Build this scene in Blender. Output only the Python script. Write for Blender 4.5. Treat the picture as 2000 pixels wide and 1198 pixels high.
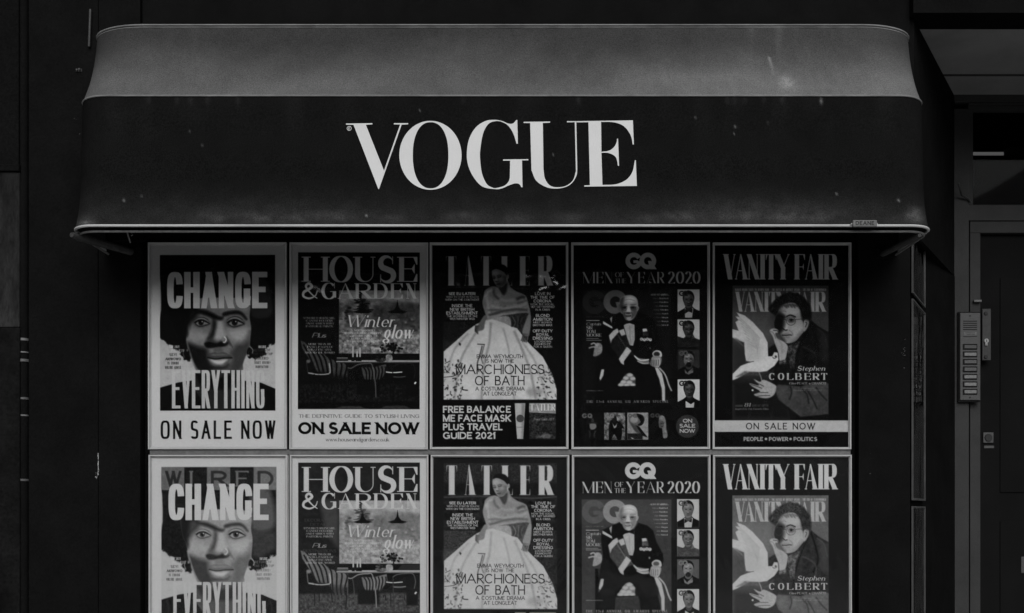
import bpy, bmesh, math, random
import numpy as np
from mathutils import Vector, Matrix, noise as mnoise
from mathutils.geometry import tessellate_polygon

for _o in list(bpy.data.objects): bpy.data.objects.remove(_o)
C = bpy.context.scene.collection
scene = bpy.context.scene
R = math.radians

# ---------------------------------------------------------------- camera
EYE = 1.3                     # lens height; the lens is level and shifted up
FPX = 2273.0                  # focal length in pixels of the 2000 px wide photograph
cam_d = bpy.data.cameras.new('camera'); cam = bpy.data.objects.new('camera', cam_d); C.objects.link(cam)
cam_d.sensor_width = 36; cam_d.lens = 36 * FPX / 2000; cam_d.shift_y = (1000 - 599) / 2000
cam_d.clip_start = .05; cam_d.clip_end = 400
cam.location = (0, -5, EYE); cam.rotation_euler = (R(90), 0, 0)
scene.camera = cam

# ---------------------------------------------------------------- daylight of a bright overcast street, photographed in black and white
SUN_EL, SUN_AZ = 37, 8        # degrees above the street; towards the right of the camera's back
world = bpy.data.worlds.new('World'); scene.world = world; world.use_nodes = True
wn = world.node_tree; wn.nodes.clear()
sky = wn.nodes.new('ShaderNodeTexSky'); sky.sky_type = 'NISHITA'; sky.sun_disc = False
sky.sun_elevation = R(SUN_EL); sky.sun_rotation = R(180 - SUN_AZ); sky.air_density = 1.5; sky.dust_density = 4
bw = wn.nodes.new('ShaderNodeRGBToBW'); bg = wn.nodes.new('ShaderNodeBackground'); wo = wn.nodes.new('ShaderNodeOutputWorld')
bg.inputs['Strength'].default_value = .06
wn.links.new(sky.outputs[0], bw.inputs[0]); wn.links.new(bw.outputs[0], bg.inputs['Color']); wn.links.new(bg.outputs[0], wo.inputs[0])
sl_ = bpy.data.lights.new('sun', 'SUN'); sl_.energy = 1.5; sl_.angle = R(52); sl_.color = (1, 1, 1)
sun = bpy.data.objects.new('sun', sl_); C.objects.link(sun)
_d = Vector((math.sin(R(SUN_AZ)) * math.cos(R(SUN_EL)), -math.cos(R(SUN_AZ)) * math.cos(R(SUN_EL)), math.sin(R(SUN_EL))))
sun.rotation_euler = _d.to_track_quat('Z', 'Y').to_euler(); sun.location = (2, -12, 9)
vs = scene.view_settings; vs.view_transform = 'Standard'; vs.look = 'None'; vs.gamma = 1; vs.use_curve_mapping = False
vs.exposure = 0.5

# ---------------------------------------------------------------- helpers
def X(px, y=0.): return (px - 1000) * (5 + y) / FPX
def Z(py, y=0.): return EYE + (1000 - py) * (5 + y) / FPX

def mat(name, col, rough=.6, spec=.3, metal=0., var=.25, scale=6., fine=0., fine_scale=300., bump=0., bump_scale=200., coat=0., stretch=(1, 1, 1), stain_shade=0., stain_scale=1.2, offset=(0, 0, 0), sheen=0.):
    m = bpy.data.materials.new(name); m.use_nodes = True; n = m.node_tree; P = n.nodes['Principled BSDF']
    P.inputs['Roughness'].default_value = rough; P.inputs['Specular IOR Level'].default_value = spec; P.inputs['Metallic'].default_value = metal
    P.inputs['Coat Weight'].default_value = coat
    if sheen: P.inputs['Sheen Weight'].default_value = sheen; P.inputs['Sheen Roughness'].default_value = .5
    tc = n.nodes.new('ShaderNodeTexCoord'); mp = n.nodes.new('ShaderNodeMapping'); mp.inputs['Scale'].default_value = stretch; mp.inputs['Location'].default_value = offset
    n.links.new(tc.outputs['Object'], mp.inputs[0])
    def noise(sc, det=4, rough_=.6):
        t = n.nodes.new('ShaderNodeTexNoise'); t.inputs['Scale'].default_value = sc; t.inputs['Detail'].default_value = det; t.inputs['Roughness'].default_value = rough_
        n.links.new(mp.outputs[0], t.inputs['Vector']); return t.outputs['Fac']
    def rng(src, a, b, lo=.3, hi=.7):
        r = n.nodes.new('ShaderNodeMapRange'); r.inputs[1].default_value = lo; r.inputs[2].default_value = hi; r.inputs[3].default_value = a; r.inputs[4].default_value = b
        n.links.new(src, r.inputs[0]); return r.outputs[0]
    def mul(a, b):
        q = n.nodes.new('ShaderNodeMath'); q.operation = 'MULTIPLY'
        for i, v in enumerate((a, b)):
            if isinstance(v, float): q.inputs[i].default_value = v
            else: n.links.new(v, q.inputs[i])
        return q.outputs[0]
    v = rng(noise(scale), 1 - var, 1 + var)
    if fine: v = mul(v, rng(noise(fine_scale, 2, .7), 1 - fine, 1 + fine))
    if stain_shade: v = mul(v, rng(noise(stain_scale, 5, .65), 1 - stain_shade, 1., .38, .56))
    v = mul(v, float(col))
    cmb = n.nodes.new('ShaderNodeCombineColor')
    for i in range(3): n.links.new(v, cmb.inputs[i])
    n.links.new(cmb.outputs[0], P.inputs['Base Color'])
    n.links.new(rng(noise(scale * 3), max(.02, rough - .08), min(1, rough + .1)), P.inputs['Roughness'])
    if bump:
        b = n.nodes.new('ShaderNodeBump'); b.inputs['Strength'].default_value = 1.; b.inputs['Distance'].default_value = bump
        n.links.new(noise(bump_scale, 3), b.inputs['Height']); n.links.new(b.outputs[0], P.inputs['Normal'])
    m['v'] = 1
    return m

def attr_mat(name, attr, rough=.55, spec=.3, fine=0., fine_scale=700., bump=0., bump_scale=600.):
    """grey read from a colour attribute of the mesh"""
    m = mat(name, .5, rough, spec, bump=bump, bump_scale=bump_scale); n = m.node_tree; P = n.nodes['Principled BSDF']
    a = n.nodes.new('ShaderNodeAttribute'); a.attribute_name = attr
    src = a.outputs['Color']
    if fine:
        t = n.nodes.new('ShaderNodeTexNoise'); t.inputs['Scale'].default_value = fine_scale; t.inputs['Detail'].default_value = 2
        r = n.nodes.new('ShaderNodeMapRange'); r.inputs[1].default_value = .3; r.inputs[2].default_value = .7; r.inputs[3].default_value = 1 - fine; r.inputs[4].default_value = 1 + fine
        tc = n.nodes.new('ShaderNodeTexCoord'); n.links.new(tc.outputs['Object'], t.inputs['Vector']); n.links.new(t.outputs['Fac'], r.inputs[0])
        q = n.nodes.new('ShaderNodeVectorMath'); q.operation = 'SCALE'; n.links.new(src, q.inputs[0]); n.links.new(r.outputs[0], q.inputs['Scale']); src = q.outputs[0]
    n.links.new(src, P.inputs['Base Color'])
    return m

def glass_mat(name, wave=0., rough=.03, tint=.96, wave_scale=3., ior=1.45):
    m = bpy.data.materials.new(name); m.use_nodes = True; n = m.node_tree; n.nodes.clear()
    o = n.nodes.new('ShaderNodeOutputMaterial'); mx = n.nodes.new('ShaderNodeMixShader'); t = n.nodes.new('ShaderNodeBsdfTransparent'); g = n.nodes.new('ShaderNodeBsdfGlossy'); f = n.nodes.new('ShaderNodeFresnel')
    t.inputs[0].default_value = (tint,) * 3 + (1,); g.inputs['Roughness'].default_value = rough; f.inputs[0].default_value = ior
    n.links.new(f.outputs[0], mx.inputs[0]); n.links.new(t.outputs[0], mx.inputs[1]); n.links.new(g.outputs[0], mx.inputs[2]); n.links.new(mx.outputs[0], o.inputs[0])
    if wave:
        tc = n.nodes.new('ShaderNodeTexCoord'); mp = n.nodes.new('ShaderNodeMapping'); mp.inputs['Scale'].default_value = (1., 1, .55); mp.inputs['Rotation'].default_value = (0, .5, 0)
        x = n.nodes.new('ShaderNodeTexNoise'); x.inputs['Scale'].default_value = wave_scale; x.inputs['Detail'].default_value = 2.5; x.inputs['Distortion'].default_value = 1.6
        b = n.nodes.new('ShaderNodeBump'); b.inputs['Distance'].default_value = wave; b.inputs['Strength'].default_value = 1
        oi = n.nodes.new('ShaderNodeObjectInfo'); ad = n.nodes.new('ShaderNodeVectorMath'); ad.operation = 'ADD'
        sc = n.nodes.new('ShaderNodeVectorMath'); sc.operation = 'SCALE'; sc.inputs['Scale'].default_value = 3.; n.links.new(oi.outputs['Location'], sc.inputs[0])
        n.links.new(tc.outputs['Object'], ad.inputs[0]); n.links.new(sc.outputs[0], ad.inputs[1]); n.links.new(ad.outputs[0], mp.inputs[0]); n.links.new(mp.outputs[0], x.inputs['Vector']); n.links.new(x.outputs['Fac'], b.inputs['Height']); n.links.new(b.outputs[0], g.inputs['Normal'])
    return m

class MB:
    """collects shapes into one mesh"""
    def __init__(s): s.v, s.f = [], []
    def add(s, v, f):
        o = len(s.v); s.v += [tuple(p) for p in v]; s.f += [tuple(i + o for i in q) for q in f]; return s
    def box(s, x0, x1, y0, y1, z0, z1, b=0.):
        """box, with its long edges bevelled by b"""
        if not b:
            v = [(x, y, z) for x in (x0, x1) for y in (y0, y1) for z in (z0, z1)]
            return s.add(v, [(0, 1, 3, 2), (4, 6, 7, 5), (0, 4, 5, 1), (2, 3, 7, 6), (0, 2, 6, 4), (1, 5, 7, 3)])
        bm = bmesh.new(); bmesh.ops.create_cube(bm, size=1)
        for q in bm.verts: q.co = Vector(((x0 + x1) / 2 + q.co.x * (x1 - x0), (y0 + y1) / 2 + q.co.y * (y1 - y0), (z0 + z1) / 2 + q.co.z * (z1 - z0)))
        bmesh.ops.bevel(bm, geom=bm.edges[:], offset=b, segments=2, affect='EDGES', profile=.6)
        bm.verts.index_update(); s.add([q.co[:] for q in bm.verts], [[q.index for q in f.verts] for f in bm.faces]); bm.free(); return s
    def tube(s, pts, r, n=10, closed=False):
        P = [Vector(p) for p in pts]; o = len(s.v); N = len(P)
        for i, p in enumerate(P):
            d = (P[min(i + 1, N - 1)] - P[max(i - 1, 0)]).normalized(); u = d.cross(Vector((0, 0, 1)))
            if u.length < .05: u = d.cross(Vector((0, 1, 0)))
            u.normalize(); w = d.cross(u); rr = r[i] if isinstance(r, (list, tuple)) else r
            s.v += [tuple(p + (u * math.cos(2 * math.pi * k / n) + w * math.sin(2 * math.pi * k / n)) * rr) for k in range(n)]
        for i in range(N - 1):
            for k in range(n): s.f.append((o + i * n + k, o + i * n + (k + 1) % n, o + (i + 1) * n + (k + 1) % n, o + (i + 1) * n + k))
        s.f.append(tuple(o + k for k in range(n))[::-1]); s.f.append(tuple(o + (N - 1) * n + k for k in range(n))); return s
    def cyl(s, c, axis, r, h, n=20, r2=None):
        c = Vector(c); a = Vector(axis).normalized(); s.tube([c, c + a * h], [r, r if r2 is None else r2], n); return s
    def prism(s, poly, z0, z1):
        n = len(poly); return s.add([(x, y, z0) for x, y in poly] + [(x, y, z1) for x, y in poly], [tuple(range(n))[::-1], tuple(range(n, 2 * n))] + [(i, (i + 1) % n, n + (i + 1) % n, n + i) for i in range(n)])
    def build(s, name, m, parent=None, smooth=False, loc=None):
        me = bpy.data.meshes.new(name); me.from_pydata(s.v, [], s.f); me.validate(); me.update()
        bm = bmesh.new(); bm.from_mesh(me); bmesh.ops.recalc_face_normals(bm, faces=bm.faces); bm.to_mesh(me); bm.free()
        o = bpy.data.objects.new(name, me); C.objects.link(o); me.materials.append(m)
        if smooth:
            me.polygons.foreach_set('use_smooth', [True] * len(me.polygons))
            me.set_sharp_from_angle(angle=R(40))
        if parent: o.parent = parent
        if loc: o.location = loc
        return o

def thing(name, label, cat, loc=(0, 0, 0), group=None, rz=0.):
    o = bpy.data.objects.new(name, None); o.empty_display_size = .1; C.objects.link(o); o.location = loc; o.rotation_euler = (0, 0, rz); tag(o, label, cat, group); return o
def tag(o, label, cat, group=None):
    o['label'] = label; o['category'] = cat
    if group: o['group'] = group
    return o
def struct(o): o['kind'] = 'structure'; return o

def flat_letters(name, contours, to3d, m, parent, step=6e-5):
    """flat printed shapes: each contour (with its holes) triangulated, each a hair above the one before"""
    o = MB()
    for i, (out, holes) in enumerate(contours):
        loops = [[Vector((p[0], p[1], 0)) for p in out]] + [[Vector((p[0], p[1], 0)) for p in h] for h in holes]
        tri = tessellate_polygon(loops); pts = [p for l in loops for p in l]
        o.add([to3d(p[0], p[1], i * step) for p in pts], tri)
    return o.build(name, m, parent)
# ---------------------------------------------------------------- materials
M = {
 'black_paint': mat('black_paint', .0056, .75, .015, var=.2, scale=5, fine=.25, fine_scale=160, bump=.0004, bump_scale=60),
 'black_matt': mat('black_matt', .0056, .85, .01, var=.2, scale=3, fine=.3, fine_scale=120),
 'pier_stone': mat('pier_stone', .022, .75, .05, var=.45, scale=9, fine=.3, fine_scale=60, stretch=(1.6, 1, .55), stain_shade=.6, stain_scale=2.5, bump=.002, bump_scale=40),
 'shaded_base': mat('shade_dark_stone', .007, .8, .02, var=.5, scale=5, fine=.3, fine_scale=70),  # dark tone stands in for shade on the lower pier
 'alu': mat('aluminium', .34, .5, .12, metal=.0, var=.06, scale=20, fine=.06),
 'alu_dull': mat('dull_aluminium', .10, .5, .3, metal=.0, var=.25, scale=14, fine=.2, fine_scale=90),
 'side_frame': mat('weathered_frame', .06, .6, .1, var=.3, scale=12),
 'frame_dark': mat('frame_gasket', .02, .6, .2),
 'grey_paint': mat('grey_door_paint', .036, .7, .06, var=.12, scale=7, fine=.14, fine_scale=220, bump=.0003, bump_scale=90),
 'soffit': mat('soffit_board', .22, .6, .25, var=.16, scale=3, fine=.14, fine_scale=200, bump=.0004, bump_scale=50),
 'door_black': mat('black_door_paint', .0072, .7, .015, var=.15, scale=4, fine=.2),
 'steel': mat('brushed_steel', .065, .5, .15, metal=.1, var=.12, scale=30, fine=.1, stretch=(1, 1, 6)),
 'lock_steel': mat('dull_lock_steel', .04, .5, .15, var=.2, scale=30),
 'steel_bright': mat('worn_steel', .08, .45, .3, metal=.2, var=.2, scale=30),
 'slot': mat('dark_slot', .008, .7, .1),
 'name_card': mat('paper_name_card', .14, .6, .3, var=.2, scale=60),
 'name_card_dark': mat('dim_name_card', .07, .6, .3, var=.2, scale=60),
 'dull_chrome': mat('dull_chrome', .22, .4, .4, metal=.3),
 'white_plastic': mat('white_plastic', .5, .4, .4, var=.05),
 'canopy_rail': mat('white_lacquered_rail', .40, .5, .2, var=.22, scale=10, fine=.06, stretch=(.3, 1, 1)),
 'canopy_frame': mat('grey_steel_frame', .13, .5, .4, metal=.2, var=.25, scale=16, fine=.2, fine_scale=90),
 'arm': mat('grey_arm_tube', .036, .6, .15, var=.25, scale=25, fine=.25, fine_scale=80),
 'piping': mat('canvas_piping', .16, .6, .3, var=.35, scale=9),
 'letter': mat('white_letter_film', .54, .7, .1, var=.03, scale=8, fine=.05, fine_scale=500),
 'plate': mat('maker_plate', .09, .5, .4, var=.25, scale=60),
 'plate_ink': mat('dark_plate_ink', .02, .6, .2),
 'pavement': mat('pavement_stone', .4, .85, .3, var=.2, scale=3, fine=.2, fine_scale=60, bump=.002, bump_scale=30),
 'asphalt': mat('concrete_road', .27, .85, .3, var=.2, scale=2, fine=.3, fine_scale=80, bump=.003, bump_scale=60),
 'brick_wall': mat('dark_brick', .06, .85, .2, var=.2, scale=2, fine=.2, fine_scale=20),
 'stone_trim': mat('pale_stone', .35, .75, .3, var=.12, scale=3),
 'window_dark': mat('window_glass_dark', .02, .1, .5),
 'flake': mat('bare_primer', .42, .7, .3, var=.3, scale=80),
 'cable': mat('cable_sheath', .02, .5, .4),
}
PANE = glass_mat('acrylic_pane', wave=.0062, rough=.045, wave_scale=3.2, ior=1.3)
WINDOW = glass_mat('window_glass', rough=.02, tint=.5, ior=1.1)

# ---------------------------------------------------------------- ground and street
struct(MB().box(-30, 30, -4.2, 3, -.12, 0).build('pavement', M['pavement']))
struct(MB().box(-30, 30, -4.35, -4.204, -.12, -.004, .01).build('kerb', M['stone_trim']))
struct(MB().box(-30, 30, -21, -4.354, -.5, -.13).build('road', M['asphalt']))
struct(MB().box(-30, 30, -40, -21.004, -.5, 0).build('far_pavement', M['pavement']))
# the buildings across the street (seen only as reflections)
ob = thing('reflection_only_building', 'long dark brick building with sash windows across the street, seen only as reflections', 'building', (0, -25, 0))
MB().box(-26, 26, -8, 0, 0, 8.).build('wall', M['brick_wall'], ob)
MB().box(-26, 26, 0.002, .35, 7.7, 8.15).build('cornice', M['stone_trim'], ob)
MB().box(1.6, 9.5, .002, .25, 2.5, 3.5, .03).build('fascia', M['stone_trim'], ob)  # unseen pale band added for its reflection in the poster panes
MB().box(-14, -5, .002, .2, 2.9, 3.4, .03).build('fascia', M['stone_trim'], ob)
for i in range(13):
    for zz in (5.2,):
        w = MB().box(-24 + i * 3.9, -22.7 + i * 3.9, .002, .1, zz, zz + 1.9, .02).build('window', M['stone_trim'], ob)
        MB().box(-23.9 + i * 3.9, -22.8 + i * 3.9, .1, .12, zz + .12, zz + 1.78).build('pane', M['window_dark'], w)

# ---------------------------------------------------------------- the shop front
XL, XR = X(62), 1.705
sf = thing('shop_front', 'black painted kiosk shop front behind the canopy and magazine posters', 'shop front')
MB().box(X(279), X(1674), .03, .12, 0.0, 2.62).build('back_panel', M['black_matt'], sf)
MB().box(XL, X(197), -.035, .12, 0, 3.9, .004).build('pilaster', M['black_paint'], sf)
MB().box(X(197) + .001, X(279) - .001, -.0335, .12, 0, 3.9, .004).build('pilaster', M['black_paint'], sf)
MB().box(X(1674) + .001, XR, -.02, .12, 0, 2.62, .004).build('pilaster', M['black_paint'], sf)
MB().box(X(279), XR, -.012, .12, 2.622, 3.9, .004).build('fascia', M['black_paint'], sf)
MB().box(-8, 8, -.05, .5, 3.902, 9.).build('upper_wall', M['black_matt'], sf)
MB().box(X(281), X(1672), -.03, .028, .0, Z(1318), .004).build('stall_riser', M['black_paint'], sf)
MB().box(XR + .002, 8, -.05, .12, Z(35) , 3.9).build('recess_fascia', M['black_matt'], sf)
# rail between the poster rows
MB().box(X(293), X(1661), -.004, .028, Z(888.5), Z(878.5), .0015).build('rail', M['alu_dull'], sf)
# splayed return with its upper panel
lw = [(XR, 0), (1.893, .38), (2.175, .955), (1.9, .955), (1.6, .12), (1.6, 0.001)]
MB().prism([(XR + .001, .0), (1.893, .38), (X(1868, .955), .955), (1.85, .955), (XR + .001, .121)], 0, Z(455)).build('return_wall', M['black_paint'], sf)
MB().prism([(1.727, 0), (X(1866, .955), .955), (1.85, .955), (XR + .001, .121), (XR + .001, 0)], Z(455) + .002, Z(35) - .004).build('return_panel', M['black_paint'], sf)
fl = MB(); rf = random.Random(3)
for i in range(26):
    z = Z(888 + 44 * (i / 26) + rf.uniform(-2, 2)); s_ = rf.uniform(.0008, .0026); x = X(197.5) + rf.uniform(-.001, .001)
    fl.add([(x - s_, -.0358, z - s_), (x + s_ * .7, -.0358, z - s_ * .6), (x + s_, -.0358, z + s_), (x - s_ * .6, -.0358, z + s_ * .8)], [(0, 1, 2, 3)])
for i in range(14):
    z = Z(rf.choice([925, 928, 931, 934])) + rf.uniform(-.003, .003); x = X(194) + rf.uniform(-.005, .004); s_ = rf.uniform(.0005, .002)
    fl.add([(x - s_, -.0358, z - s_), (x + s_, -.0358, z - s_), (x, -.0358, z + s_)], [(0, 1, 2)])
o = fl.build('chipped_paint', M['flake'], sf); o['kind'] = 'stuff'
fl = MB()
for (cx, cy, sx, sy, n, yy) in ((1765, 690, 4, 24, 16, -.0205), (1700, 900, 2, 40, 3, -.0205), (48, 160, 12, 130, 22, -.091), (150, 220, 6, 60, 5, -.0358)):
    for i in range(n):
        z = Z(cy + rf.gauss(0, sy * .5), yy); x = min(max(X(cx + rf.gauss(0, sx * .6), yy), X(cx - sx, yy)), X(cx + sx, yy)); s_ = rf.uniform(.0005, .0016); e = rf.uniform(1, 4)
        if cx == 48: continue
        fl.add([(x - s_, yy, z - s_), (x + s_ * e, yy, z - s_ * .4), (x + s_ * .6, yy, z + s_)], [(0, 1, 2)])
o = fl.build('paint_nick', mat('dull_primer', .09, .7), sf); o['kind'] = 'stuff'

# ---------------------------------------------------------------- neighbour on the left
pr = thing('stone_pier', 'stained grey stone pier at the far left edge beside the black pipe', 'pier', (X(-60), -.06, 0))
MB().box(-.9, X(38, -.06) - X(-60), 0, .5, Z(640, -.06) + .001, Z(336, -.06), .006).build('shaft', M['pier_stone'], pr)
MB().box(-.9, X(38, -.06) - X(-60) + .002, -.003, .5, 0, Z(640, -.06), .006).build('shaded_base', M['shaded_base'], pr)  # darker lower block: the pier's fade into shade put into its colour
MB().box(-.9, X(38, -.06) - X(-60) + .003, -.012, .5, Z(336, -.06) + .001, Z(322, -.06), .004).build('collar', M['black_matt'], pr)
MB().box(-.9, X(38, -.06) - X(-60) - .002, -.004, .5, Z(322, -.06) + .001, 3.9).build('upper_block', M['black_matt'], pr)
MB().box(X(36), XL - .001, .0, .4, 0, 3.9).build('wall_strip', M['black_matt'], sf)
pp = thing('drainpipe', 'black drainpipe with worn metal bands at the left of the shop front', 'drainpipe', (X(51), -.03, 0))
MB().cyl((0, 0, 0), (0, 0, 1), .022, 3.9, 20).build('pipe', M['black_paint'], pp, True)
for py, h, w_ in ((705, .011, .0265), (689, .005, .0245), (779, .009, .0245), (938, .009, .0255), (664, .01, .0235), (812, .006, .0235)):
    MB().cyl((0, 0, Z(py, -.03) - h / 2), (0, 0, 1), w_, h, 24).build('band', M['steel_bright'] if h in (.011, .009) else M['canopy_frame'], pp, True)
hk = thing('wall_hook', 'tiny two headed metal hook beside the left end of the canopy', 'hook', (X(160), -.035, Z(144)))
MB().cyl((-.006, 0, 0), (0, -1, 0), .0032, .012, 12).cyl((.006, 0, .002), (0, -1, 0), .0036, .014, 12).build('screw', M['steel'], hk, True)
MB().box(-.012, .014, -.003, -.0005, -.006, .007).build('plate', M['frame_dark'], hk)
cb = MB(); cb.tube([(X(184) - .0006 * i, -.046, Z(28 + i * 8)) for i in range(10)], .006, 10)
tag(cb.build('wall_cable', M['cable'], None, True), 'short dim cable running up the wall left of the canopy top', 'cable')

# ---------------------------------------------------------------- the recessed doorway on the right
DY = .957
dw = thing('door_surround', 'grey painted door frame with fanlight in the recess on the right', 'door frame', (X(1868, DY), DY, 0))
OX = X(1868, DY)
def db(name, p0, p1, q0, q1, y0, y1, m='grey_paint', b=.002, par=dw):
    """a box given by photo columns p and rows q at the door's depth"""
    return MB().box(X(p0, DY) - OX, X(p1, DY) - OX, y0, y1, Z(q1, DY), Z(q0, DY), b).build(name, M[m], par)
XD1 = 2262
db('jamb', 1856, 1888, 216.5, 1400, -.03, .08); db('jamb_moulding', 1888.5, 1898, 216.5, 402, -.018, .07); db('jamb_stop', 1893, 1913, 456.5, 1400, -.012, .07)
db('jamb', XD1 + 4, XD1 + 34, 216.5, 1400, -.03, .08)
db('head', 1856, XD1 + 34, 187, 203, -.03, .08); db('head_bead', 1888.5, XD1 + 4, 203.5, 208, -.022, .07); db('head_moulding', 1888.5, XD1 + 4, 208.5, 216, -.014, .07)
db('transom', 1888.5, XD1 + 4, 402.5, 433, -.022, .07); db('transom_moulding', 1893, XD1 + 4, 433.4, 456, -.012, .07)
MB().box(X(1898, DY) - OX, X(XD1, DY) - OX, .03, .036, Z(402, DY), Z(217, DY)).build('fanlight_pane', WINDOW, dw)
MB().box(X(1856, DY) - OX, X(XD1 + 34, DY) - OX, .9, .95, 0, 3.4).build('hall_wall', M['black_matt'], dw)
MB().box(X(1840, DY) - OX, X(1856, DY) - OX, -.02, .95, 0, 3.6).box(X(XD1 + 34, DY) - OX, X(XD1 + 50, DY) - OX, -.02, .95, 0, 3.6).box(X(1856, DY) - OX, X(XD1 + 34, DY) - OX, .09, .9, 3.42, 3.46).build('hall_side', M['black_matt'], dw)
lt = thing('ceiling_light', 'unlit pale tube light seen through the dark fanlight', 'light', (X(2010, DY + .5), DY + .5, Z(303, DY + .5)))
MB().box(-.13, .3, -.03, .03, -.004, .035, .006).build('housing', M['canopy_frame'], lt); MB().tube([(-.13, 0, -.014), (.3, 0, -.014)], .012, 12).build('tube', M['grey_paint'], lt, True)
sv = MB().box(XR - .1, X(XD1 + 80, DY), .125, DY + .1, Z(35) + .002, Z(35) + .05)
tag(sv.build('soffit', M['soffit']), 'grey boarded soffit over the recessed doorway', 'soffit')
ss = MB().box(X(1845, DY), X(XD1 + 60, DY), DY - .001, DY + .09, Z(186.5, DY), Z(35) - .0). build('overdoor_panel', M['soffit']); tag(ss, 'plain grey panel above the door head', 'panel')
# the sloping board between the near edge and the door head
SB = MB(); y0, z0 = .104, Z(36.5); y1, z1 = DY - .002, Z(187, DY)
x0, x1 = XR + .01, X(XD1 + 60, DY)
bd = MB()
bd.add([(x0, y0, z0), (x1, y0, z0), (x1, y1, z0 + .0), (x0, y1, z0)], [(0, 1, 2, 3)])
# cover strip across the soffit
yy = (5 * (1000 - 35) / (1000 - 147)) - 5
tag(MB().box(1.98, X(XD1 + 20, DY), yy - .006, yy + .006, Z(35) - .004, Z(35) + .004, .001).build('cover_strip', M['grey_paint']), 'thin joint strip across the soffit above the doorway', 'strip')
dr = thing('door', 'black painted door with small bell and lock in the right recess', 'door', (X(1914, DY), DY + .02, .3))
dx0 = X(1914, DY); dz = .3
def dbox(name, x0, x1, y0, y1, z0, z1, m='door_black', b=.003, par=dr): return MB().box(x0 - dx0, x1 - dx0, y0, y1, z0 - dz, z1 - dz, b).build(name, M[m], par)
dbox('leaf', dx0, X(XD1, DY), 0, .045, .302, Z(457.5, DY))
for a, b_, c_, d_ in ((.11, .43, .45, 1.25), (.51, .83, .45, 1.25), (.11, .43, 1.4, 2.5), (.51, .83, 1.4, 2.5)): dbox('raised_panel', dx0 + a, dx0 + b_, -.006, -.001, c_, d_, b=.002)
lp = dbox('letterbox', X(1996, DY), X(1996, DY) + .26, -.012, -.001, Z(1120, DY), Z(1088, DY), 'steel'); MB().box(X(1996, DY) + .02 - dx0, X(1996, DY) + .24 - dx0, -.016, -.0125, Z(1112, DY) - dz, Z(1096, DY) - dz, .001).build('flap', M['steel_bright'], lp)
struct(MB().box(1.9, 3.6, .3, 1.4, .0, .298).build('door_step', M['stone_trim']))
tag(MB().box(X(XD1 + 61, DY), X(XD1 + 140, DY), .13, 1.9, 0, Z(35) - .002).build('recess_wall', M['black_matt']), 'black side wall closing the door recess on its right', 'wall')
# lock plate
lk = thing('lock_plate', 'tall steel lock plate with keyhole beside the intercom', 'lock', (X(1925, DY - .01), DY - .022, Z(656, DY)))
MB().box(X(1917, DY) - X(1925, DY), X(1933.5, DY) - X(1925, DY), 0, .012, -.128, .134, .0015).build('plate', M['lock_steel'], lk)
for z in (.11, -.112): MB().cyl((-.004, -.001, z), (0, -1, 0), .0105, .004, 16, .008).build('screw', M['frame_dark'], lk, True)
k = MB().cyl((-.003, -.001, -.03), (0, -1, 0), .011, .008, 18).box(-.009, .003, -.008, -.001, -.055, -.03, .002).build('lock_cylinder', M['dull_chrome'], lk, True)
MB().box(-.0045, -.0015, -.0105, -.0092, -.037, -.025).build('keyhole', M['slot'], k)
# bell and its strip
bl = thing('bell_push', 'small square metal bell push with dark round centre on the black door', 'doorbell', (X(1932.5, DY), DY + .019, Z(855, DY)))
MB().box(-.026, .026, -.007, 0, -.026, .027, .002).build('plate', M['steel'], bl); MB().cyl((0, -.0075, 0), (0, -1, 0), .0205, .005, 24, .018).build('button', M['frame_dark'], bl, True)
sp = thing('name_strip', 'thin pale name strip fixed under the square bell push', 'name strip', (X(1934, DY), DY + .019, Z(873, DY)))
MB().box(-.025, .026, -.004, 0, -.0065, .0065, .001).build('strip', M['steel'], sp)
tg = thing('number_tag', 'tiny dark tag on the grey jamb above the intercom panel', 'tag', (X(1905, DY), DY - .03, Z(590, DY)))
MB().box(-.019, .019, -.004, .018, -.0055, .0045, .001).build('tag_plate', M['plate'], tg)
# intercom
ic = thing('intercom', 'steel entry intercom with speaker grille and seven name buttons on the jamb', 'intercom', (X(1895.5, DY - .06), DY - .032, Z(696, DY - .06)))
MB().box(-.055, .055, 0, .001, -.23, .225).box(-.0565, .0565, -.018, -.0005, -.2315, .2265, .002).build('back_box', M['slot'], ic)
MB().box(-.051, .051, -.026, -.0185, -.2225, .2195, .003).build('face_plate', M['steel'], ic)
for i in range(5): MB().box(-.037, .034, -.0268, -.0262, .1755 - i * .0105, .1795 - i * .0105, .0003).build('speaker_slot', M['slot'], ic)
MB().add([(-.034, -.0268, .123), (.034, -.0268, .123), (.029, -.0268, .106), (-.029, -.0268, .106)], [(0, 1, 2, 3)]).build('maker_badge', M['alu_dull'], ic)
MB().box(-.036, .034, -.0268, -.0262, .0985, .101, .0002).build('groove', M['slot'], ic)
bn = MB()
for i in range(16):
    bn.box(-.024 + (i % 8) * .006, -.0205 + (i % 8) * .006, -.0274, -.027, .1175 - (i // 8) * .0075, .1205 - (i // 8) * .0075)
bn.build('badge_lettering', M['slot'], ic)
for i in range(7):
    z = .0475 - i * .038
    b = MB().box(-.0385, .0345, -.0275, -.0262, z - .0145, z + .0145, .002).build('button', M['slot'], ic)
    MB().box(-.031, .03, -.0305, -.0277, z - .0082, z + .0082, .0012).build('name_card', M['name_card' if i in (1, 4, 5, 6) else 'name_card_dark'] if i else M['steel'], b)
for z in (.2045, -.2085): MB().cyl((-.002, -.0262, z), (0, -1, 0), .0042, .0016, 12).build('screw', M['frame_dark'], ic, True)
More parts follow.
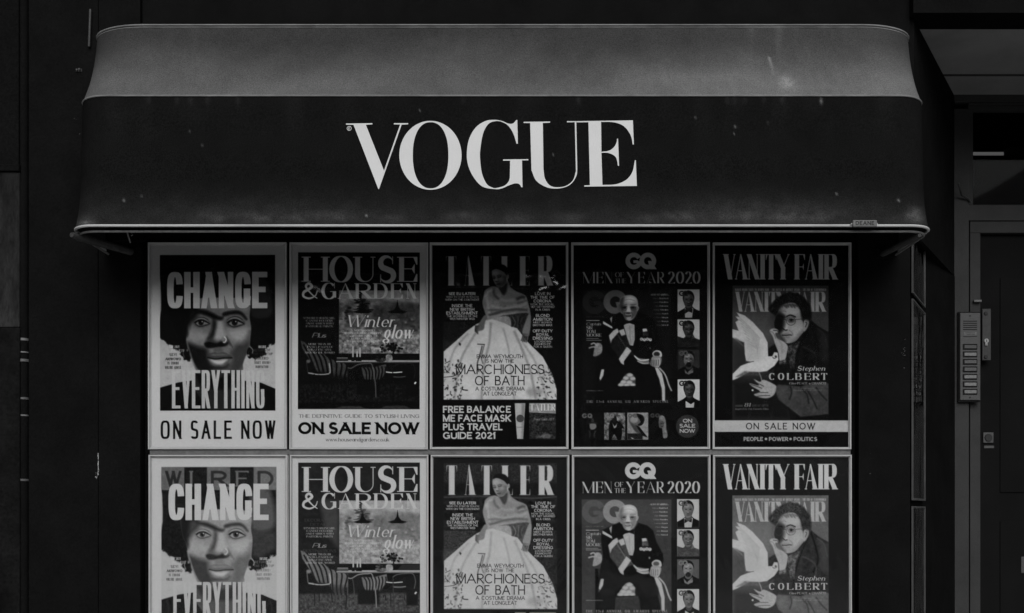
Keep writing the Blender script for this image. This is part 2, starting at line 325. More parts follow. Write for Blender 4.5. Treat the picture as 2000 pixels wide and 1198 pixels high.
# cable at the transom
cc = MB(); cc.tube([Vector(p) for p in [(X(1866, .9), .86, Z(358, .86)), (X(1872, .9), .87, Z(372, .87)), (X(1878, .9), .9, Z(381, .9)), (X(1888, .9), .91, Z(386, .91)), (X(1894, .9), .915, Z(389, .915)), (X(1899, .9), .92, Z(396, .92))]], .0055, 8)
tag(cc.build('door_cable', M['cable'], None, True), 'thin black cable looping over the frame at the fanlight corner', 'cable')
# ---------------------------------------------------------------- print painter
# Prints are drawn as grey values on a fine canvas and stored as colour attributes of the sheet of paper.
def arcpts(cx, cy, rx, ry, a0, a1, n=2.0):
    m = max(6, int(abs(a1 - a0) / 9))
    t = np.radians(np.linspace(a0, a1, m + 1)); c = np.cos(t); s = np.sin(t); e = 2.0 / n
    return np.stack([cx + rx * np.sign(c) * np.abs(c) ** e, cy + ry * np.sign(s) * np.abs(s) ** e], 1)

def spline(p, closed=False, m=6):
    p = np.asarray(p, float); n = len(p)
    if n < 3: return p
    if closed: q = np.vstack([p[-1], p, p[0], p[1]])
    else: q = np.vstack([2 * p[0] - p[1], p, 2 * p[-1] - p[-2]])
    out = []; t = np.linspace(0, 1, m, endpoint=False)[:, None]
    for i in range(1, len(q) - 2):
        a, b, c, d = q[i - 1:i + 3]
        out.append(.5 * (2 * b + (c - a) * t + (2 * a - 5 * b + 4 * c - d) * t * t + (3 * b - a - 3 * c + d) * t ** 3))
    out = np.vstack(out)
    return out if closed else np.vstack([out, p[-1]])

# glyph skeletons in a unit box: char -> (width in cap heights, strokes (flags, items...)); 'a' items are arcs
# flags: k thick, h hairline, x by direction, p swelling in the middle, u thick on the left half; s/e serif at start/end,
# b/B beak at end/both ends, z only in serif faces, c smooth through the points
def A_(*v): return ('a',) + v
GLY = {
 'A': (.9, ('hs', (0, 0), (.5, 1)), ('ket', (.5, 1), (1, 0)), ('h', (.2, .34), (.8, .34))),
 'B': (.62, ('kse', (0, 0), (0, 1)), ('x', (0, 1), (.5, 1), A_(.5, .76, .4, .24, 90, -90), (0, .52)), ('x', (0, .52), (.55, .52), A_(.55, .26, .45, .26, 90, -90), (0, 0))),
 'C': (.82, ('x', A_(.5, .5, .5, .5, 42, 318)), ('hz', (.93, 1), (.93, .68))),
 'D': (.78, ('kse', (0, 0), (0, 1)), ('x', (0, 1), (.4, 1), A_(.4, .5, .6, .5, 90, -90), (0, 0))),
 'E': (.55, ('kse', (0, 0), (0, 1)), ('hb', (0, 1), (1, 1)), ('hb', (0, .52), (.8, .52)), ('hb', (0, 0), (1, 0))),
 'F': (.52, ('kse', (0, 0), (0, 1)), ('hb', (0, 1), (1, 1)), ('hb', (0, .5), (.8, .5))),
 'G': (.86, ('x', A_(.5, .5, .5, .5, 42, 318)), ('h', (.58, .46), (1, .46)), ('k', (.93, .46), (.93, .1)), ('hz', (.93, 1), (.93, .68))),
 'H': (.74, ('kse', (0, 0), (0, 1)), ('kse', (1, 0), (1, 1)), ('h', (0, .5), (1, .5))),
 'I': (0, ('kse', (.5, 0), (.5, 1))),
 'J': (.4, ('ks', (1, 1), (1, .25)), ('x', A_(.5, .25, .5, .25, 0, -170))),
 'K': (.66, ('kse', (0, 0), (0, 1)), ('hs', (1, 1), (0, .38)), ('ke', (.3, .58), (1, 0))),
 'L': (.5, ('kse', (0, 0), (0, 1)), ('hb', (0, 0), (1, 0))),
 'M': (.92, ('hse', (0, 0), (0, 1)), ('k', (0, 1), (.5, 0)), ('h', (.5, 0), (1, 1)), ('kse', (1, 0), (1, 1))),
 'N': (.76, ('hse', (0, 0), (0, 1)), ('k', (0, 1), (1, 0)), ('hs', (1, 1), (1, 0))),
 'O': (.92, ('x', A_(.5, .5, .5, .5, 0, 360))),
 'P': (.58, ('kse', (0, 0), (0, 1)), ('x', (0, 1), (.5, 1), A_(.5, .73, .48, .27, 90, -90), (0, .46))),
 'Q': (.92, ('x', A_(.5, .5, .5, .5, 0, 360)), ('k', (.6, .3), (1, -.02))),
 'R': (.64, ('kse', (0, 0), (0, 1)), ('x', (0, 1), (.5, 1), A_(.5, .74, .45, .26, 90, -90), (0, .48)), ('ke', (.42, .48), (1, 0))),
 'S': (.56, ('p', A_(.5, .75, .46, .25, 25, 225), A_(.5, .25, .5, .25, 45, -155)), ('hz', (.93, 1), (.93, .72)), ('hz', (.04, 0), (.04, .28))),
 'T': (.66, ('ks', (.5, 0), (.5, 1)), ('hB', (0, 1), (1, 1))),
 'U': (.7, ('use', (0, 1), A_(.5, .32, .5, .32, 180, 360), (1, 1))),
 'V': (.84, ('ks', (0, 1), (.5, 0)), ('hs', (1, 1), (.5, 0))),
 'W': (1.25, ('ks', (0, 1), (.28, 0)), ('h', (.28, 0), (.5, 1)), ('k', (.5, 1), (.72, 0)), ('hs', (1, 1), (.72, 0))),
 'X': (.78, ('kse', (0, 1), (1, 0)), ('hse', (0, 0), (1, 1))),
 'Y': (.78, ('ks', (0, 1), (.5, .45)), ('hs', (1, 1), (.5, .45)), ('ke', (.5, .48), (.5, 0))),
 'Z': (.64, ('hb', (1, 1), (0, 1)), ('k', (1, 1), (0, 0)), ('hb', (0, 0), (1, 0))),
 '&': (.86, ('pc', (1, .5), (.86, .18), (.45, 0), (.05, .14), (.08, .42), (.4, .6), (.62, .8), (.42, 1), (.22, .84), (.32, .6), (.68, .22), (1, 0))),
 '0': (.56, ('x', A_(.5, .5, .5, .5, 0, 360))),
 '1': (.2, ('kse', (.8, 0), (.8, 1)), ('h', (.8, 1), (0, .78))),
 '2': (.56, ('x', A_(.48, .72, .46, .28, 165, -25), (0, .02)), ('hb', (0, 0), (1, 0))),
 '3': (.54, ('x', A_(.45, .76, .42, .24, 150, -90)), ('x', A_(.45, .27, .5, .27, 90, -150))),
 '4': (.58, ('h', (.75, 1), (0, .3)), ('h', (0, .3), (1, .3)), ('kse', (.75, 0), (.75, 1))),
 '6': (.56, ('x', A_(.5, .3, .5, .3, 0, 360)), ('x', (0, .35), A_(.75, .45, .75, .55, 180, 95))),
 '8': (.56, ('x', A_(.5, .76, .42, .24, 0, 360)), ('x', A_(.5, .26, .5, .26, 0, 360))),
 '9': (.56, ('x', A_(.5, .7, .5, .3, 0, 360)), ('x', (1, .65), A_(.25, .55, .75, .55, 0, -85))),
 '5': (.54, ('h', (.9, 1), (.15, 1)), ('h', (.15, 1), (.08, .55)), ('x', (.08, .55), A_(.45, .31, .5, .31, 110, -150))),
 '!': (0, ('k', (.5, .3), (.5, 1)), ('k', (.5, 0), (.5, .14))),
 '.': (0, ('k', (.5, 0), (.5, .14))), ',': (0, ('k', (.5, -.1), (.5, .13))),
 "'": (0, ('k', (.5, .75), (.5, 1))), '-': (.28, ('h', (0, .48), (1, .48))), '+': (.4, ('h', (0, .5), (1, .5)), ('h', (.5, .25), (.5, .75))),
 '*': (.16, ('x', A_(.5, .5, .5, .09, 0, 360)), ('k', (.5, .44), (.5, .56))),
 'a': (.44, ('x', A_(.45, .31, .45, .31, 0, 360)), ('k', (1, .62), (1, 0))),
 'b': (.44, ('ks', (0, 1), (0, 0)), ('x', A_(.5, .31, .5, .31, 0, 360))),
 'c': (.4, ('x', A_(.5, .31, .5, .31, 45, 315))),
 'd': (.44, ('ks', (1, 1), (1, 0)), ('x', A_(.5, .31, .5, .31, 0, 360))),
 'e': (.44, ('x', (0, .32), (1, .32), A_(.5, .31, .5, .31, 0, 315))),
 'f': (.3, ('ke', A_(.75, .8, .4, .2, 60, 180), (.35, 0)), ('h', (0, .62), (.8, .62))),
 'g': (.44, ('x', A_(.45, .33, .42, .29, 0, 360)), ('x', (.55, .05), A_(.5, -.2, .5, .14, 75, -270)), ('h', (.7, .56), (1, .66))),
 'h': (.42, ('ke', (0, 1), (0, 0)), ('xe', (0, .35), A_(.5, .36, .5, .26, 170, 0), (1, 0))),
 'i': (0, ('kse', (.5, .62), (.5, 0)), ('k', (.5, .84), (.5, .97))),
 'k': (.42, ('kse', (0, 1), (0, 0)), ('h', (1, .62), (0, .22)), ('k', (.3, .36), (1, 0))),
 'l': (0, ('kse', (.5, 1), (.5, 0))),
 'm': (.74, ('kse', (0, .62), (0, 0)), ('x', (0, .35), A_(.25, .38, .25, .24, 170, 0), (.5, 0)), ('x', (.5, .35), A_(.75, .38, .25, .24, 170, 0), (1, 0))),
 'n': (.42, ('kse', (0, .62), (0, 0)), ('xe', (0, .35), A_(.5, .36, .5, .26, 170, 0), (1, 0))),
 'o': (.46, ('x', A_(.5, .31, .5, .31, 0, 360))),
 'p': (.44, ('kse', (0, .62), (0, -.3)), ('x', A_(.5, .31, .5, .31, 0, 360))),
 'r': (.26, ('kse', (0, .62), (0, 0)), ('x', (0, .35), A_(.7, .34, .7, .28, 180, 60))),
 's': (.34, ('p', A_(.5, .46, .46, .16, 25, 225), A_(.5, .16, .5, .16, 45, -155))),
 't': (.24, ('k', (.35, .86), A_(.8, .14, .45, .14, 180, 300)), ('h', (0, .62), (.9, .62))),
 'u': (.42, ('ks', (0, .62), A_(.5, .26, .5, .26, 180, 350)), ('kse', (1, .62), (1, 0))),
 'v': (.42, ('ks', (0, .62), (.5, 0)), ('hs', (1, .62), (.5, 0))),
 'w': (.68, ('ks', (0, .62), (.26, 0)), ('h', (.26, 0), (.5, .62)), ('k', (.5, .62), (.74, 0)), ('hs', (1, .62), (.74, 0))),
 'y': (.44, ('ks', (0, .62), (.5, 0)), ('hs', (1, .62), (.35, -.25))),
 'x': (.42, ('k', (0, .62), (1, 0)), ('h', (0, 0), (1, .62))),
 'z': (.38, ('h', (0, .62), (1, .62)), ('k', (1, .62), (0, 0)), ('h', (0, 0), (1, 0))),
}

class Face:
    def __init__(s, thick, thin, serif=0., beak=0., sq=2., uni=0., space=.08, skew=0., word=.42, hserif=None, bw=.8):
        s.k, s.h, s.serif, s.beak, s.sq, s.uni, s.space, s.skew, s.word = thick, thin, serif, beak, sq, uni, space, skew, word
        s.hs = hserif if hserif else thin; s.bw = bw
    def polys(s, ch, x, W, H):
        """polygons of one glyph, baseline-left at x, skeleton width W, cap height H (y up)"""
        out = []
        K, T = s.k * H, s.h * H
        g = GLY[ch]
        def mp(p): return np.stack([x + K / 2 + p[:, 0] * W, T / 2 + p[:, 1] * (H - T)], 1)
        for st in g[1:]:
            fl = st[0]
            if 'z' in fl and not s.serif: continue
            pts = []; straight = all(len(i) == 2 for i in st[1:]) and len(st) == 3
            for it in st[1:]:
                if len(it) == 2: pts.append(np.array([it], float))
                else:
                    q_ = list(it[1:])
                    if s.sq > 3 and ch in 'CG': q_[4], q_[5] = 12, 348
                    pts.append(arcpts(*q_, n=s.sq))
            p = np.vstack(pts)
            if 'c' in fl: p = spline(p)
            m = mp(p)
            keep = np.ones(len(m), bool); keep[1:] = np.hypot(*(m[1:] - m[:-1]).T) > 1e-4 * H
            m = m[keep]
            if straight:
                a, b = m[0].copy(), m[-1].copy(); d = b - a; L = math.hypot(*d)
                w = K if 'k' in fl else T
                if abs(d[1]) > .25 * abs(d[0]):
                    hx = w / 2 * L / abs(d[1]); up = np.sign(d[1]) * T / 2
                    sl = d[0] / d[1]
                    if 'k' in fl and abs(d[0]) < 1e-9: hx = K / 2
                    a = a - [sl * up, up]; b = b + [sl * up, up]
                    ha = hx
                    if 't' in fl and K > 2 * T: ha = T * .7; a = a - [0, 0]
                    out.append(np.array([a - [ha, 0], a + [ha, 0], b + [hx, 0], b - [hx, 0]]))
                else:
                    hy = T / 2; u = d / L
                    if 'b' in fl or 'B' in fl: b = b + u * K / 2; m = np.array([a, b])
                    if 'B' in fl: a = a - u * K / 2; m = np.array([a, b])
                    a, b = (a, b) if a[0] < b[0] else (b, a)
                    out.append(np.array([a - [0, hy], b + [0, 0] - [0, hy], b + [0, hy], a + [0, hy]]))
            else:
                closed = np.hypot(*(m[0] - m[-1])) < 1e-3 * H
                d = np.empty_like(m); d[1:-1] = m[2:] - m[:-2]; d[0] = m[1] - m[0]; d[-1] = m[-1] - m[-2]
                if closed: d[0] = d[-1] = m[1] - m[-2]
                L = np.hypot(*d.T)[:, None] + 1e-9; d = d / L; nrm = np.stack([-d[:, 1], d[:, 0]], 1)
                sn = np.abs(d[:, 1]) ** (1.4 if K > 1.5 * T else 1)
                w = T + (K - T) * sn
                if 'p' in fl:
                    t = np.linspace(0, 1, len(m)); w = np.minimum(K, T + (K - T) * np.sin(np.pi * t) ** 1.2)
                if 'u' in fl: w = np.where(p[keep][:, 0] < .5, w, T + (T * .3) * 0) if K > 1.5 * T else w
                w = w[:, None] / 2
                lo, hi = m + nrm * w, m - nrm * w
                for i in range(0, len(m) - 1, 4):
                    j = min(len(m), i + 6)
                    out.append(np.vstack([lo[i:j], hi[i:j][::-1]]))
                if closed: out.append(np.vstack([lo[-3:-1], lo[:3], hi[:3][::-1], hi[-3:-1][::-1]]))
            sl = s.serif * H; th = s.hs * H
            if s.serif:
                for f, q, o in (('s', m[0], m[-1]), ('e', m[-1], m[0])):
                    if f in fl:
                        w = (K if ('k' in fl or ('u' in fl and f == 's') or 'x' in fl) else T) / 2 + sl
                        dirn = 1 if o[1] > q[1] else -1
                        y0 = q[1] - dirn * T / 2
                        out.append(np.array([[q[0] - w, y0], [q[0] + w, y0], [q[0] + w, y0 + dirn * th], [q[0] - w, y0 + dirn * th]]))
            if s.beak and ('b' in fl or 'B' in fl):
                for q, o in ((m[-1], m[0]), (m[0], m[-1])) if 'B' in fl else ((m[-1], m[0]),):
                    yy = (q[1] - T / 2) / (H - T); bh = s.beak * H; sg = 1 if q[0] > o[0] else -1
                    bw = min(s.bw * K, .42 * abs(q[0] - o[0])) * sg
                    if yy > .9: out.append(np.array([q + [0, T / 2], q + [0, -bh], q + [-bw * .25, -bh], q + [-bw, -T / 2], q + [-bw, T / 2]]))
                    elif yy < .1: out.append(np.array([q + [0, -T / 2], q + [0, bh], q + [-bw * .25, bh], q + [-bw, T / 2], q + [-bw, -T / 2]]))
                    else: out.append(np.array([q + [0, bh * .7], q + [-bw * .8, 0], q + [0, -bh * .7]]))
        if s.skew:
            out = [np.stack([q[:, 0] + q[:, 1] * s.skew, q[:, 1]], 1) for q in out]
        return out
    def layout(s, txt, H, total=None, ws=1.):
        base = [((GLY[c][0] * (1 - s.uni) + (.6 if GLY[c][0] > 0 else 0) * s.uni) if c != ' ' else 0) for c in txt]
        fix = sum(s.k * H if c != ' ' else s.word * H for c in txt) + s.space * H * (len(txt) - 1)
        if total: ws = max(.05, (total - fix) / (sum(base) * H + 1e-9))
        x = 0; res = []
        for c, b in zip(txt, base):
            if c == ' ': x += s.word * H + s.space * H; continue
            res.append((c, x, b * H * ws)); x += b * H * ws + s.k * H + s.space * H
        return res, x - s.space * H
    def text(s, txt, H, total=None, ws=1.):
        r, w = s.layout(txt, H, total, ws)
        return [q for c, x, W in r for q in s.polys(c, x, W, H)], w

class Canvas:
    def __init__(c, w, h, S, base):
        c.W, c.H, c.S = int(w * S), int(h * S), S; c.a = np.full((c.H, c.W), float(base)); c.k, c.o = 1., (0., 0.); c.g = None
        c.rng = np.random.default_rng(5)
    def at(c, k, x, y): c.k, c.o = k, (x, y); return c      # drawing units per cell unit, and the cell position of 0,0
    def P(c, p): return (np.asarray(p, float) / c.k + c.o) * c.S
    def cover(c, polys, f=.7):
        """union coverage of polygons in canvas px; returns slice and mask"""
        allp = np.vstack(polys); m = f + 1.5
        x0, y0 = np.floor(allp.min(0) - m).astype(int); x1, y1 = np.ceil(allp.max(0) + m).astype(int) + 1
        x0, y0 = max(0, x0), max(0, y0); x1, y1 = min(c.W, x1), min(c.H, y1)
        if x1 <= x0 or y1 <= y0: return None, None
        M = np.zeros((y1 - y0, x1 - x0))
        for p in polys:
            u0, v0 = np.floor(p.min(0) - m).astype(int); u1, v1 = np.ceil(p.max(0) + m).astype(int) + 1
            u0, v0 = max(x0, u0), max(y0, v0); u1, v1 = min(x1, u1), min(y1, v1)
            if u1 <= u0 or v1 <= v0: continue
            X, Y = np.meshgrid(np.arange(u0, u1) + .5, np.arange(v0, v1) + .5)
            wind = np.zeros(X.shape, int); D = np.full(X.shape, 1e9)
            q = np.roll(p, -1, 0)
            for (ax, ay), (bx, by) in zip(p, q):
                dx, dy = bx - ax, by - ay; L = dx * dx + dy * dy
                if L < 1e-12: continue
                t = np.clip(((X - ax) * dx + (Y - ay) * dy) / L, 0, 1)
                D = np.minimum(D, (X - ax - t * dx) ** 2 + (Y - ay - t * dy) ** 2)
                cr = dx * (Y - ay) - (X - ax) * dy
                wind += ((ay <= Y) & (by > Y) & (cr > 0)).astype(int) - ((ay > Y) & (by <= Y) & (cr < 0)).astype(int)
            sd = np.where(wind != 0, -1, 1) * np.sqrt(D)
            cv = np.clip(.5 - sd / (2 * f), 0, 1)
            s_ = (slice(v0 - y0, v1 - y0), slice(u0 - x0, u1 - x0)); M[s_] = np.maximum(M[s_], cv)
        return (slice(y0, y1), slice(x0, x1)), M
    def put(c, sl, M, v, al=1., grain=0):
        if sl is None: return
        if c.g is not None: M = M * c.g[sl]
        if grain: M = M * np.clip(1 - grain * c.noise(M.shape, 2), 0, 1)
        M = M * al; c.a[sl] = c.a[sl] * (1 - M) + v * M
    def noise(c, shape, cell):
        h, w = shape; g = c.rng.random((h // cell + 3, w // cell + 3)); yy = np.arange(h) / cell; xx = np.arange(w) / cell
        i, j = yy.astype(int), xx.astype(int); fy, fx = (yy - i)[:, None], (xx - j)[None]
        return (g[i][:, j] * (1 - fy) * (1 - fx) + g[i + 1][:, j] * fy * (1 - fx) + g[i][:, j + 1] * (1 - fy) * fx + g[i + 1][:, j + 1] * fy * fx)
    def poly(c, pts, v, f=0, al=1., sm=False, clip=None, tex=0, cell=3):
        p = c.P(pts)
        if sm: p = spline(p, True, 4)
        sl, M = c.cover([p], .7 + f * c.S / c.k)
        if sl is None: return
        if clip is not None: M = M * clip[sl]
        if tex: v = v + tex * (c.noise(M.shape, cell) + c.noise(M.shape, cell * 3) - 1)
        c.put(sl, M, v, al)
    def ell(c, x, y, rx, ry, v, f=0, al=1., rot=0, clip=None, tex=0, cell=3):
        t = np.linspace(0, 2 * np.pi, 25)[:-1]; cr, sr = math.cos(math.radians(rot)), math.sin(math.radians(rot))
        ex, ey = rx * np.cos(t), ry * np.sin(t)
        c.poly(np.stack([x + ex * cr - ey * sr, y + ex * sr + ey * cr], 1), v, f, al, clip=clip, tex=tex, cell=cell)
    def rect(c, x0, y0, x1, y1, v, al=1., tex=0, cell=3, f=0): c.poly([(x0, y0), (x1, y0), (x1, y1), (x0, y1)], v, f, al, tex=tex, cell=cell)
    def line(c, pts, w, v, al=1., f=0, sm=True, clip=None):
        p = c.P(pts)
        if sm: p = spline(p)
        d = np.gradient(p, axis=0); d /= np.hypot(*d.T)[:, None] + 1e-9; n = np.stack([-d[:, 1], d[:, 0]], 1) * w * c.S / c.k / 2
        sl, M = c.cover([np.vstack([p + n, (p - n)[::-1]])], .6 + f * c.S / c.k)
        if sl is None: return
        if clip is not None: M = M * clip[sl]
        c.put(sl, M, v, al)
    def text(c, t, face, x0, x1, yt, yb, v, al=1., align='f', grain=0, clip=None, f=.6):
        """text with cap top yt and baseline yb; align f fits x0..x1, l/c/r keep natural width"""
        H = yb - yt
        ps, w = face.text(t, H, (x1 - x0) if align == 'f' else None)
        ox = x0 if align in 'fl' else ((x0 + x1 - w) / 2 if align == 'c' else x1 - w)
        if not ps: return
        q = [c.P(np.stack([ox + p[:, 0], yb - p[:, 1]], 1)) for p in ps]
        sl, M = c.cover(q, f)
        if sl is None: return
        if clip is not None: M = M * clip[sl]
        c.put(sl, M, v, al, grain)
    def soften(c, m, n=1):
        b = c.a.copy()
        for _ in range(n):
            for ax in (0, 1): b = (np.roll(b, 1, ax) + 2 * b + np.roll(b, -1, ax)) / 4
        c.a = c.a * (1 - m) + b * m
    def mask(c, pts, f=0, sm=False):
        p = c.P(pts); p = spline(p, True, 4) if sm else p
        m = np.zeros_like(c.a); sl, M = c.cover([p], .7 + f * c.S / c.k)
        if sl is not None: m[sl] = M
        return m
    def mottle(c, pts, v, amp, cell, al=1., f=0, clip=None):
        p = c.P(pts); sl, M = c.cover([p], .7 + f * c.S / c.k)
        if sl is None: return
        if clip is not None: M = M * clip[sl]
        n = c.noise(M.shape, cell) * .5 + c.noise(M.shape, max(2, cell // 2)) * .3 + c.noise(M.shape, 2) * .2
        c.put(sl, M, v + amp * (n - .5) * 2, al)

SANS = Face(.145, .145, space=.09)
SANSB = Face(.19, .17, space=.07)
SANSL = Face(.125, .125, space=.1)
GROT = Face(.165, .155, sq=3.4, uni=.8, space=.17, word=.3)
CHANGE_F = Face(.178, .15, sq=3.2, uni=.85, space=.035)
EVERY_F = Face(.088, .075, sq=4, uni=.9, space=.035)
DIDO = Face(.175, .028, serif=.07, beak=.2, space=.1)
DIDS = Face(.17, .07, serif=.06, beak=.14, space=.12, word=.4)
DIDI = Face(.12, .045, serif=.03, space=.09, skew=.3)
DIDB = Face(.2, .06, serif=.07, beak=.16, space=.1, skew=.22)
TATF = Face(.15, .016, serif=.035, beak=.2, space=.2)
VANF = Face(.115, .022, serif=.035, beak=.16, sq=2.6, uni=.3, space=.035, word=.09)
SCRIPT = Face(.09, .05, space=.03, skew=.45)
SLABB = Face(.15, .09, serif=.05, beak=.1, space=.16, word=.4)

def rings(pts):
    return pts

def print_one(band=1.):
    c = Canvas(270, 403, SC, 168)
    R1 = (808 / 290, 280 - 291, 460 - 476); R2 = (1093 / 290, 280 - 293.5, 880 - 889.8); F = (7.4875, 310 - 293.5, 990 - 889.8)
    c.at(*R1); cov = c.mask([(92, 107), (718, 107), (718, 953), (92, 953)])
    c.rect(92, 107, 718, 953, 158)
    c.at(*R2)
    rg = np.random.default_rng(3)
    hair = [(135, 125), (978, 125), (980, 760), (965, 780), (940, 770), (925, 800), (900, 812), (905, 860), (870, 872), (830, 885), (800, 860), (780, 700), (770, 560), (340, 560), (340, 720), (365, 870), (350, 905), (320, 890), (290, 860), (285, 830), (240, 815), (228, 790), (190, 778), (165, 745), (135, 730)]
    hp = []
    for (a, b) in zip(hair, hair[1:] + hair[:1]):
        for t in np.linspace(0, 1, 7)[:-1]: hp.append((a[0] + (b[0] - a[0]) * t + rg.normal(0, 5) * (a[1] > 300), a[1] + (b[1] - a[1]) * t + rg.normal(0, 5) * (a[1] > 300)))
    c.poly(hp, 26, f=3, clip=cov, tex=14)
    c.poly([(800, 300), (930, 300), (965, 560), (800, 580)], 92, f=20, al=.8, clip=cov, sm=True)
    c.poly([(790, 590), (975, 600), (978, 720), (860, 800), (800, 780)], 62, f=22, al=.8, clip=cov, tex=12)
    for i, (v, lt, l) in enumerate(((88, 38, 'W'), (26, 92, 'I'), (92, 42, 'R'), (30, 96, 'E'), (98, 48, 'D'))):
        xs = (135, 303, 470, 640, 812, 978); c.rect(xs[i], 125, xs[i + 1], 293, v * band, tex=12 * band)
        c.text(l, SLABB if l in 'IE' else SANSB, xs[i] + (42 if l in 'IE' else 28), xs[i + 1] - (36 if l in 'IE' else 20), 152, 268, lt * band)
    # face
    c.at(*F)
    face = [(330, 120), (500, 60), (900, 40), (1320, 80), (1350, 330), (1372, 480), (1360, 640), (1340, 800), (1290, 900), (1250, 1010), (1225, 1130), (900, 1180), (600, 1120), (520, 960), (450, 800), (410, 560), (350, 400)]
    fm = c.mask(face, 4, True)
    c.poly(face, 128, f=5, sm=True, tex=5)
    def s(pts, v, f, al=.8): c.poly(pts, v, f=f, al=al, sm=True, clip=fm)
    s([(330, 60), (560, 40), (600, 250), (560, 330), (480, 420), (440, 560), (330, 430)], 40, 40, .95)       # shaded temple
    s([(350, 200), (560, 230), (540, 300), (430, 380), (350, 330)], 72, 30, .7)
    s([(440, 700), (600, 760), (720, 800), (740, 930), (800, 1100), (620, 1130), (500, 980), (440, 800)], 48, 45, .9)
    s([(1090, 820), (1290, 600), (1360, 560), (1330, 840), (1240, 1060), (1100, 1120), (1100, 950)], 84, 40, .75)
    s([(430, 480), (560, 520), (700, 560), (720, 640), (620, 700), (460, 660)], 150, 50, .7)                 # cheek
    s([(1030, 520), (1300, 480), (1330, 600), (1240, 700), (1080, 640)], 158, 55, .8)
    s([(620, 90), (820, 200), (1000, 230), (1200, 200), (1320, 230), (1300, 60), (900, 20)], 142, 40, .8)     # forehead
    s([(820, 350), (880, 440), (850, 560), (800, 640), (740, 640), (790, 520), (800, 430)], 62, 24, .85)     # nose side
    s([(880, 400), (950, 400), (985, 560), (990, 640), (860, 650), (850, 560)], 158, 26, .8)                 # nose bridge
    s([(700, 700), (760, 620), (880, 690), (980, 640), (1040, 690), (1020, 740), (900, 760), (740, 770)], 82, 22, .75)
    s([(690, 710), (760, 690), (860, 715), (950, 680), (1030, 690), (1000, 740), (860, 765), (730, 770)], 34, 12, .9)
    c.ell(985, 655, 46, 60, 140, f=18, al=.8, clip=fm); c.line([(975, 610), (1008, 650), (985, 695), (960, 690)], 9, 195)
    s([(850, 770), (930, 770), (960, 830), (830, 830)], 110, 14, .8)
    s([(1010, 600), (1060, 680), (1100, 760), (1085, 760), (1030, 690)], 80, 10, .6)
    # brows
    s([(330, 60), (470, 70), (455, 300), (425, 420), (432, 600), (330, 560)], 28, 34, .95)
    s([(560, 228), (680, 225), (790, 262), (900, 320), (960, 330), (930, 365), (830, 350), (740, 310), (600, 262)], 32, 22, .9)
    s([(955, 300), (970, 262), (1080, 238), (1180, 235), (1250, 270), (1310, 350), (1290, 362), (1210, 290), (1090, 285), (985, 312)], 46, 16, .9)
    # eyes
    for ex, ey, k in ((650, 400, 1.), (1140, 400, 1.12)):
        def e(pts, v, f=4, al=1.): c.poly([(ex + (x - 650) * k, ey + (y - 400) * k) for x, y in pts], v, f=f, al=al, sm=True)
        e([(530, 400), (560, 350), (640, 330), (720, 350), (775, 410), (740, 440), (640, 470), (560, 450)], 70, 20, .55)
        e([(545, 395), (570, 350), (640, 335), (710, 355), (755, 410), (700, 385), (630, 372), (570, 385)], 150, 7, .8)
        e([(562, 415), (590, 385), (650, 372), (700, 388), (765, 425), (700, 432), (640, 450), (590, 440)], 138, 6, .95)
        e([(545, 400), (590, 368), (650, 358), (710, 378), (770, 425), (700, 396), (650, 382), (595, 390), (562, 415)], 18, 4, .95)
        c.ell(ex - 10, ey + 5, 38 * k, 40 * k, 52, f=5); c.ell(ex - 10, ey + 5, 18 * k, 20 * k, 14, f=3); c.ell(ex + 6, ey - 8, 8, 8, 220, f=2)
        c.line([(ex + (x - 650) * k, ey + (y - 400) * k) for x, y in ((560, 425), (600, 455), (650, 462), (720, 442), (765, 426))], 8, 40, f=4, al=.8)
        c.line([(ex + (x - 650) * k, ey + (y - 400) * k) for x, y in ((550, 370), (600, 338), (670, 330), (740, 365))], 6, 45, f=4, al=.8)
    # mouth
    s([(730, 870), (830, 840), (890, 850), (960, 838), (1040, 870), (1095, 920), (980, 930), (900, 935), (790, 930), (740, 910)], 92, 8, .9)
    s([(790, 862), (880, 856), (980, 856), (1040, 882), (900, 895), (800, 890)], 128, 12, .7)
    s([(740, 925), (850, 930), (960, 925), (1090, 922), (1040, 985), (960, 1025), (870, 1030), (790, 1000)], 118, 8, .95)
    s([(780, 950), (900, 955), (1020, 945), (960, 1005), (860, 1010)], 176, 16, .8)
    c.line([(735, 915), (850, 938), (960, 925), (1095, 922)], 12, 22, f=5)
    s([(780, 1040), (960, 1045), (1040, 1010), (1000, 1080), (820, 1090)], 50, 20, .7)
    s([(1010, 1000), (1200, 1010), (1180, 1120), (1000, 1130)], 92, 40, .6)
    c.line([(425, 640), (450, 760), (500, 920), (560, 1060), (600, 1110)], 26, 130, f=9, al=.8)
    # earrings
    c.ell(425, 860, 46, 80, 22, f=4, tex=30); c.line([(400, 790), (378, 850), (400, 920)], 10, 150, f=3); c.ell(440, 810, 16, 22, 120, f=6)
    c.ell(1350, 850, 40, 82, 30, f=4); c.line([(1365, 765), (1395, 810), (1385, 860)], 12, 170, f=3); c.ell(1330, 885, 20, 16, 140, f=6)
    c.soften(cov, 4)
    # shoulders and neck
    c.at(*R1)
    c.poly([(92, 828), (190, 800), (262, 790), (540, 790), (640, 802), (718, 835), (718, 953), (92, 953)], 28, f=2, clip=cov, tex=10)
    c.poly([(283, 738), (527, 738), (534, 780), (560, 830), (480, 953), (360, 953), (262, 820), (280, 760)], 78, f=4, al=.95, clip=cov)
    c.poly([(284, 750), (400, 775), (524, 750), (470, 830), (330, 820)], 40, f=10, al=.8, sm=True, clip=cov)
    for x in (120, 150, 600, 640, 680): c.line([(x, 830), (x + 12, 880), (x - 6, 953)], 6, 52, f=6, al=.7, clip=cov)
